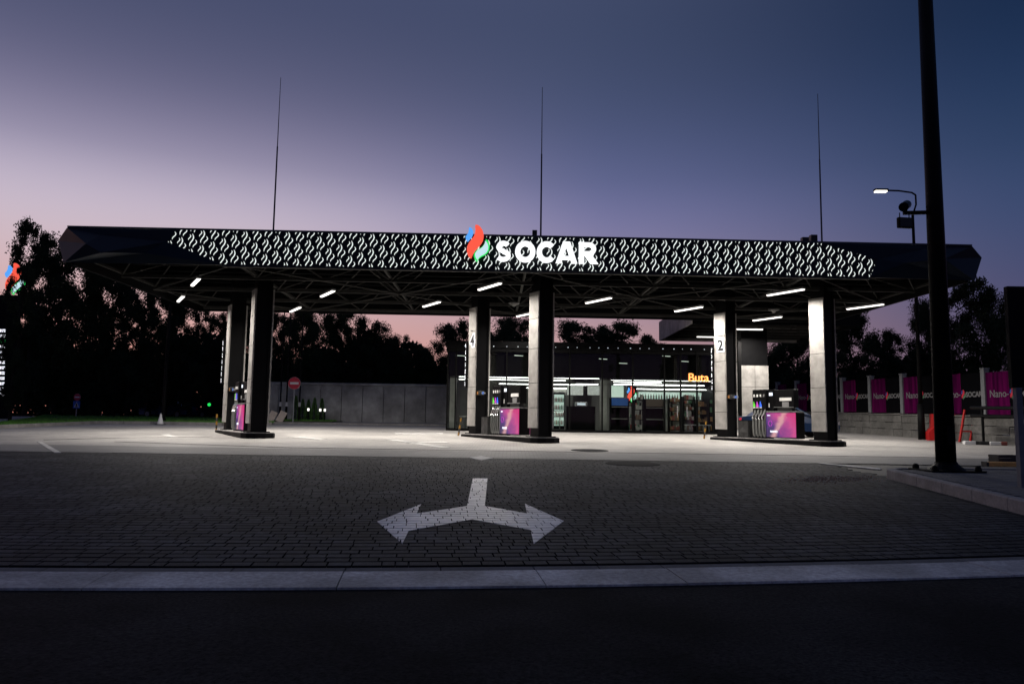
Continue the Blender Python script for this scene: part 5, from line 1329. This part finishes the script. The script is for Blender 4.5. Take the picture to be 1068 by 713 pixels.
# traffic light far off
Y = 60; p = at(218.8, 421.5, Y); t = thing('traffic_light', 'small far traffic light showing green left of the leftmost island', 'traffic light', (p.x, Y, gz(Y) - 0.02)); h = p.z - gz(Y)
MB().tube((0, 0.1, 0), (0, 0.1, h + 0.9), 0.06).build('post', 'black_metal', t); MB().bbox(-0.17, 0.17, -0.1, 0.05, h - 0.2, h + 0.75, 0.02).build('housing', 'frame_black', t)
MB().lathe([(0.13, -0.02), (0.13, 0.02)], 14).build('green_lamp', 'traffic_green', t).matrix_local = Matrix.Translation((0, -0.12, h)) @ Matrix.Rotation(R(90), 4, 'X')
# traffic cone and dark pole on the left
p = gpt(170, 442.5); t = thing('traffic_cone', 'small pale traffic cone at the edge of the left lawn', 'cone', (p.x, p.y - 0.3, gz(p.y)))
MB().lathe([(0.15, 0.03), (0.03, 0.55), (0.02, 0.56)], 14).build('cone', 'white_plastic', t); MB().box(-0.2, 0.2, -0.2, 0.2, 0.0, 0.03).build('foot', 'hazard_black', t)
p = gpt(166, 442.0); t = thing('lamp_pole', 'plain dark pole beside the pale cone on the left lawn', 'pole', (p.x, p.y + 0.4, gz(p.y)))
MB().tube((0, 0, -0.02), (0, 0, 6.3), 0.10, 0.07, n=12).build('pole', 'black_metal', t); MB().bar((0, 0, 6.25), (0.9, -0.3, 6.35), 0.07, 0.05).build('arm', 'black_metal', t); MB().lathe([(0.17, 0), (0.13, 0.3)], 12).build('foot', 'black_metal', t)

# ------------------------------------------------------------------ price totem at left
TY = 43.0; tp = at(5, 437, TY); tg = gz(TY) + 0.08; tt = at(17, 276, TY).z
tot = thing('price_totem', 'tall dark price totem with lit digits and flame emblem at the left edge', 'totem', (tp.x, TY, tg))
xr = at(13, 400, TY).x - tp.x
ztb = at(8, 308, TY).z - tg
MB().bbox(xr - 1.6, xr, -0.15, 0.15, -0.05, ztb, 0.02).build('body', 'black_satin', tot)
ez = at(16.5, 291, TY); emblem(tot, (at(16, 274, TY).z - at(16, 307, TY).z) / 522, -0.1, ez.x - tp.x, ez.z - tg)
yy0, yy1 = 345, 411
for q in range(13):
    py = yy0 + (yy1 - yy0) * q / 12; z = at(4, py, TY).z - tg; x = at(7.6 - (0.34 * q * 0.35), py, TY).x - tp.x
    w = 0.34 if q % 3 else 0.42; m_ = 'sign_green' if q in (2,) else 'price_lit'
    MB().box(x - w, x - w * 0.55, -0.165, -0.151, z - 0.08, z + 0.08).box(x - w * 0.45, x, -0.165, -0.151, z - 0.08, z - 0.02).box(x - w * 0.45, x, -0.165, -0.151, z + 0.02, z + 0.08).build('lit_character', m_, tot)

# ------------------------------------------------------------------ trees
def tree_mesh(seed, h, rx, clumps, leaves, leaf, base=0.25, trunk_r=0.22, top_bias=1.0, sparse=1.0):
    q = np.random.default_rng(seed); pr = random.Random(seed)
    cl_ = []
    limbs = MB(); limbs.tube((0, 0, -0.2), (0, 0, h * 0.35), trunk_r, trunk_r * 0.75, n=9)
    pts = [Vector((0, 0, h * 0.35))]
    for k in range(4):
        z = h * (0.35 + 0.15 * (k + 1)); pts.append(Vector((pr.uniform(-.05, .05) * h, pr.uniform(-.05, .05) * h, z)))
    for a, b, k in zip(pts[:-1], pts[1:], range(9)): limbs.tube(a, b, trunk_r * (0.75 - 0.15 * k), trunk_r * (0.6 - 0.15 * k), n=7)
    for c in range(clumps):
        zt = base + (1 - base) * (c + pr.random()) / clumps
        prof = math.sin(math.pi * min(1, max(0.05, (zt - base) / (1 - base) * 0.70 + 0.16))) ** 0.65
        a = pr.random() * 6.28; r = rx * prof * math.sqrt(pr.random()) * 0.80
        p = Vector((r * math.cos(a), r * math.sin(a), h * zt * 0.96)); cr = rx * pr.uniform(0.16, 0.36) * (0.65 + 0.35 * prof)
        cl_.append((p, cr))
        k = min(3, int(max(0, (p.z / h - 0.35) / 0.15))); root = pts[k].lerp(pts[k + 1], 0.3)
        if p.z > h * 0.28:
            mid = root.lerp(p, 0.5) + Vector((0, 0, -0.04 * h)); limbs.tube(root, mid, trunk_r * 0.22, trunk_r * 0.13, n=5); limbs.tube(mid, p, trunk_r * 0.13, trunk_r * 0.04, n=5)
    per = leaves // clumps
    C = []; 
    for p, cr in cl_:
        d = q.normal(size=(per, 3)); d /= np.linalg.norm(d, axis=1)[:, None]
        rad = cr * np.minimum(np.abs(q.normal(size=per)) * 0.66, 0.8 + 0.35 * q.random(per))
        d[:, 2] *= 0.85
        C.append(np.array(p)[None] + d * rad[:, None])
    C = np.concatenate(C); N = len(C)
    a = q.normal(size=(N, 3)); a /= np.linalg.norm(a, axis=1)[:, None]
    b = np.cross(a, q.normal(size=(N, 3))); b /= np.linalg.norm(b, axis=1)[:, None]
    s = leaf * q.uniform(0.5, 1.25, N)[:, None]
    V = np.stack([C - a * s, C - b * s * 0.42, C + a * s, C + b * s * 0.42], 1).reshape(-1, 3)
    me = bpy.data.meshes.new('crown'); 
    me.vertices.add(4 * N); me.vertices.foreach_set('co', V.ravel())
    me.loops.add(4 * N); me.loops.foreach_set('vertex_index', np.arange(4 * N)); me.polygons.add(N); me.polygons.foreach_set('loop_start', np.arange(0, 4 * N, 4)); me.polygons.foreach_set('loop_total', np.full(N, 4))
    me.update(calc_edges=True)
    tm = bpy.data.meshes.new('trunk'); tm.from_pydata([tuple(v) for v in limbs.v], [], limbs.f); tm.update()
    tm.materials.append(MATS['bark'])
    return tm, me
PROT = [tree_mesh(1, 10, 3.4, 85, 60000, 0.105, base=0.10), tree_mesh(2, 10, 2.6, 70, 45000, 0.10, base=0.10), tree_mesh(3, 10, 3.8, 100, 70000, 0.105, base=0.04),
        tree_mesh(4, 10, 2.0, 50, 28000, 0.10, base=0.1), tree_mesh(5, 10, 3.2, 62, 30000, 0.10, base=0.28), tree_mesh(6, 10, 3.0, 90, 60000, 0.10, base=0.04)]
for i, (tm, cm) in enumerate(PROT): cm.materials.append(MATS['leaf_dark' if i % 2 else 'leaf_mid'])
def tree(kind, px, py_top, Y, wpx, lb, grp='trees around the station'):
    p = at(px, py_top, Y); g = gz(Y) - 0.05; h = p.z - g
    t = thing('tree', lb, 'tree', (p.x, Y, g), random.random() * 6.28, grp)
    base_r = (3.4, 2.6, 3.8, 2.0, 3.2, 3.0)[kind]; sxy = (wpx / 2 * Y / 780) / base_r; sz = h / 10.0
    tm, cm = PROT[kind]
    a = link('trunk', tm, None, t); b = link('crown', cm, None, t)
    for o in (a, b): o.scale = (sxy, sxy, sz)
    return t
TREES = [
 (1, 42, 228, 52, 60, 'tallest tree at far left, its narrow top rising behind the flame emblem'),
 (0, 70, 252, 55, 90, 'broad dark tree just right of the tallest one at far left'),
 (3, 24, 272, 40.5, 34, 'thin tree overlapping the price totem at the left edge'),
 (2, 108, 272, 57, 80, 'dense tree under the far left tip of the canopy'),
 (1, 142, 286, 56, 64, 'dark tree behind the plain pole on the left lawn'),
 (0, 180, 300, 60, 70, 'tree behind the two far cars at left'),
 (3, 205, 308, 58, 40, 'narrow tree left of the far green traffic light'),
 (5, 238, 318, 64, 50, 'tree directly behind the back left column'),
 (0, 262, 322, 62, 50, 'tree between the two leftmost columns'),
 (5, 296, 326, 58, 46, 'tree behind the slender flagpoles'),
 (2, 322, 318, 56, 62, 'broad tree above the no entry sign and the conifers'),
 (0, 352, 322, 58, 64, 'large round tree above the left part of the concrete wall'),
 (5, 386, 332, 58, 62, 'large round tree above the middle of the concrete wall'),
 (2, 413, 349, 60, 50, 'lower tree above the concrete wall, right of the large round ones'),
 (2, 441, 362, 60, 50, 'low bushy tree just left of the shop corner'),
 (5, 474, 333, 58, 60, 'open-crowned tree rising over the left corner of the shop'),
 (5, 507, 344, 60, 60, 'slim tree behind the back middle column'),
 (2, 537, 330, 57, 74, 'tree over the shop roof between the two middle columns'),
 (5, 604, 334, 56, 84, 'open-crowned tree over the shop roof right of the middle column'),
 (0, 648, 334, 57, 84, 'open-crowned tree over the shop roof left of the rear canopy'),
 (5, 690, 356, 62, 50, 'low tree over the shop roof under the rear canopy edge'),
 (0, 775, 346, 60, 70, 'tree behind the pale tiled pillar of the rear canopy'),
 (2, 830, 338, 58, 80, 'dense tree between the rightmost columns'),
 (0, 885, 316, 56, 70, 'round tree behind the front right column'),
 (5, 925, 345, 60, 50, 'tree filling the gap left of the street lamp'),
 (2, 968, 312, 54, 56, 'dense tree directly behind the black mast'),
 (0, 1010, 292, 50, 84, 'large tree right of the black mast'),
 (2, 1058, 304, 48, 70, 'large tree at the right edge of the view'),
]
for a in TREES: tree(*a)
# low far wood that closes the view between the trunks
def woods(n, leaf):
    q = np.random.default_rng(5)
    x = q.uniform(-75, 75, n); y = q.uniform(70, 78, n); top = 1.1 + 5.4 + 1.2 * (x < 0) + 1.2 * np.sin(x * 0.35) + 0.8 * np.sin(x * 1.3 + 1); z = 1.0 + (top - 1.0) * q.random(n) ** 0.8
    C = np.stack([x, y, z], 1); a = q.normal(size=(n, 3)); a /= np.linalg.norm(a, axis=1)[:, None]; b = np.cross(a, q.normal(size=(n, 3))); b /= np.linalg.norm(b, axis=1)[:, None]; s = leaf * q.uniform(0.5, 1.3, n)[:, None]
    V = np.stack([C - a * s, C - b * s * 0.5, C + a * s, C + b * s * 0.5], 1).reshape(-1, 3)
    mb = MB(); mb.v = [tuple(v) for v in V]; mb.f = [tuple(range(4 * i, 4 * i + 4)) for i in range(n)]; return mb
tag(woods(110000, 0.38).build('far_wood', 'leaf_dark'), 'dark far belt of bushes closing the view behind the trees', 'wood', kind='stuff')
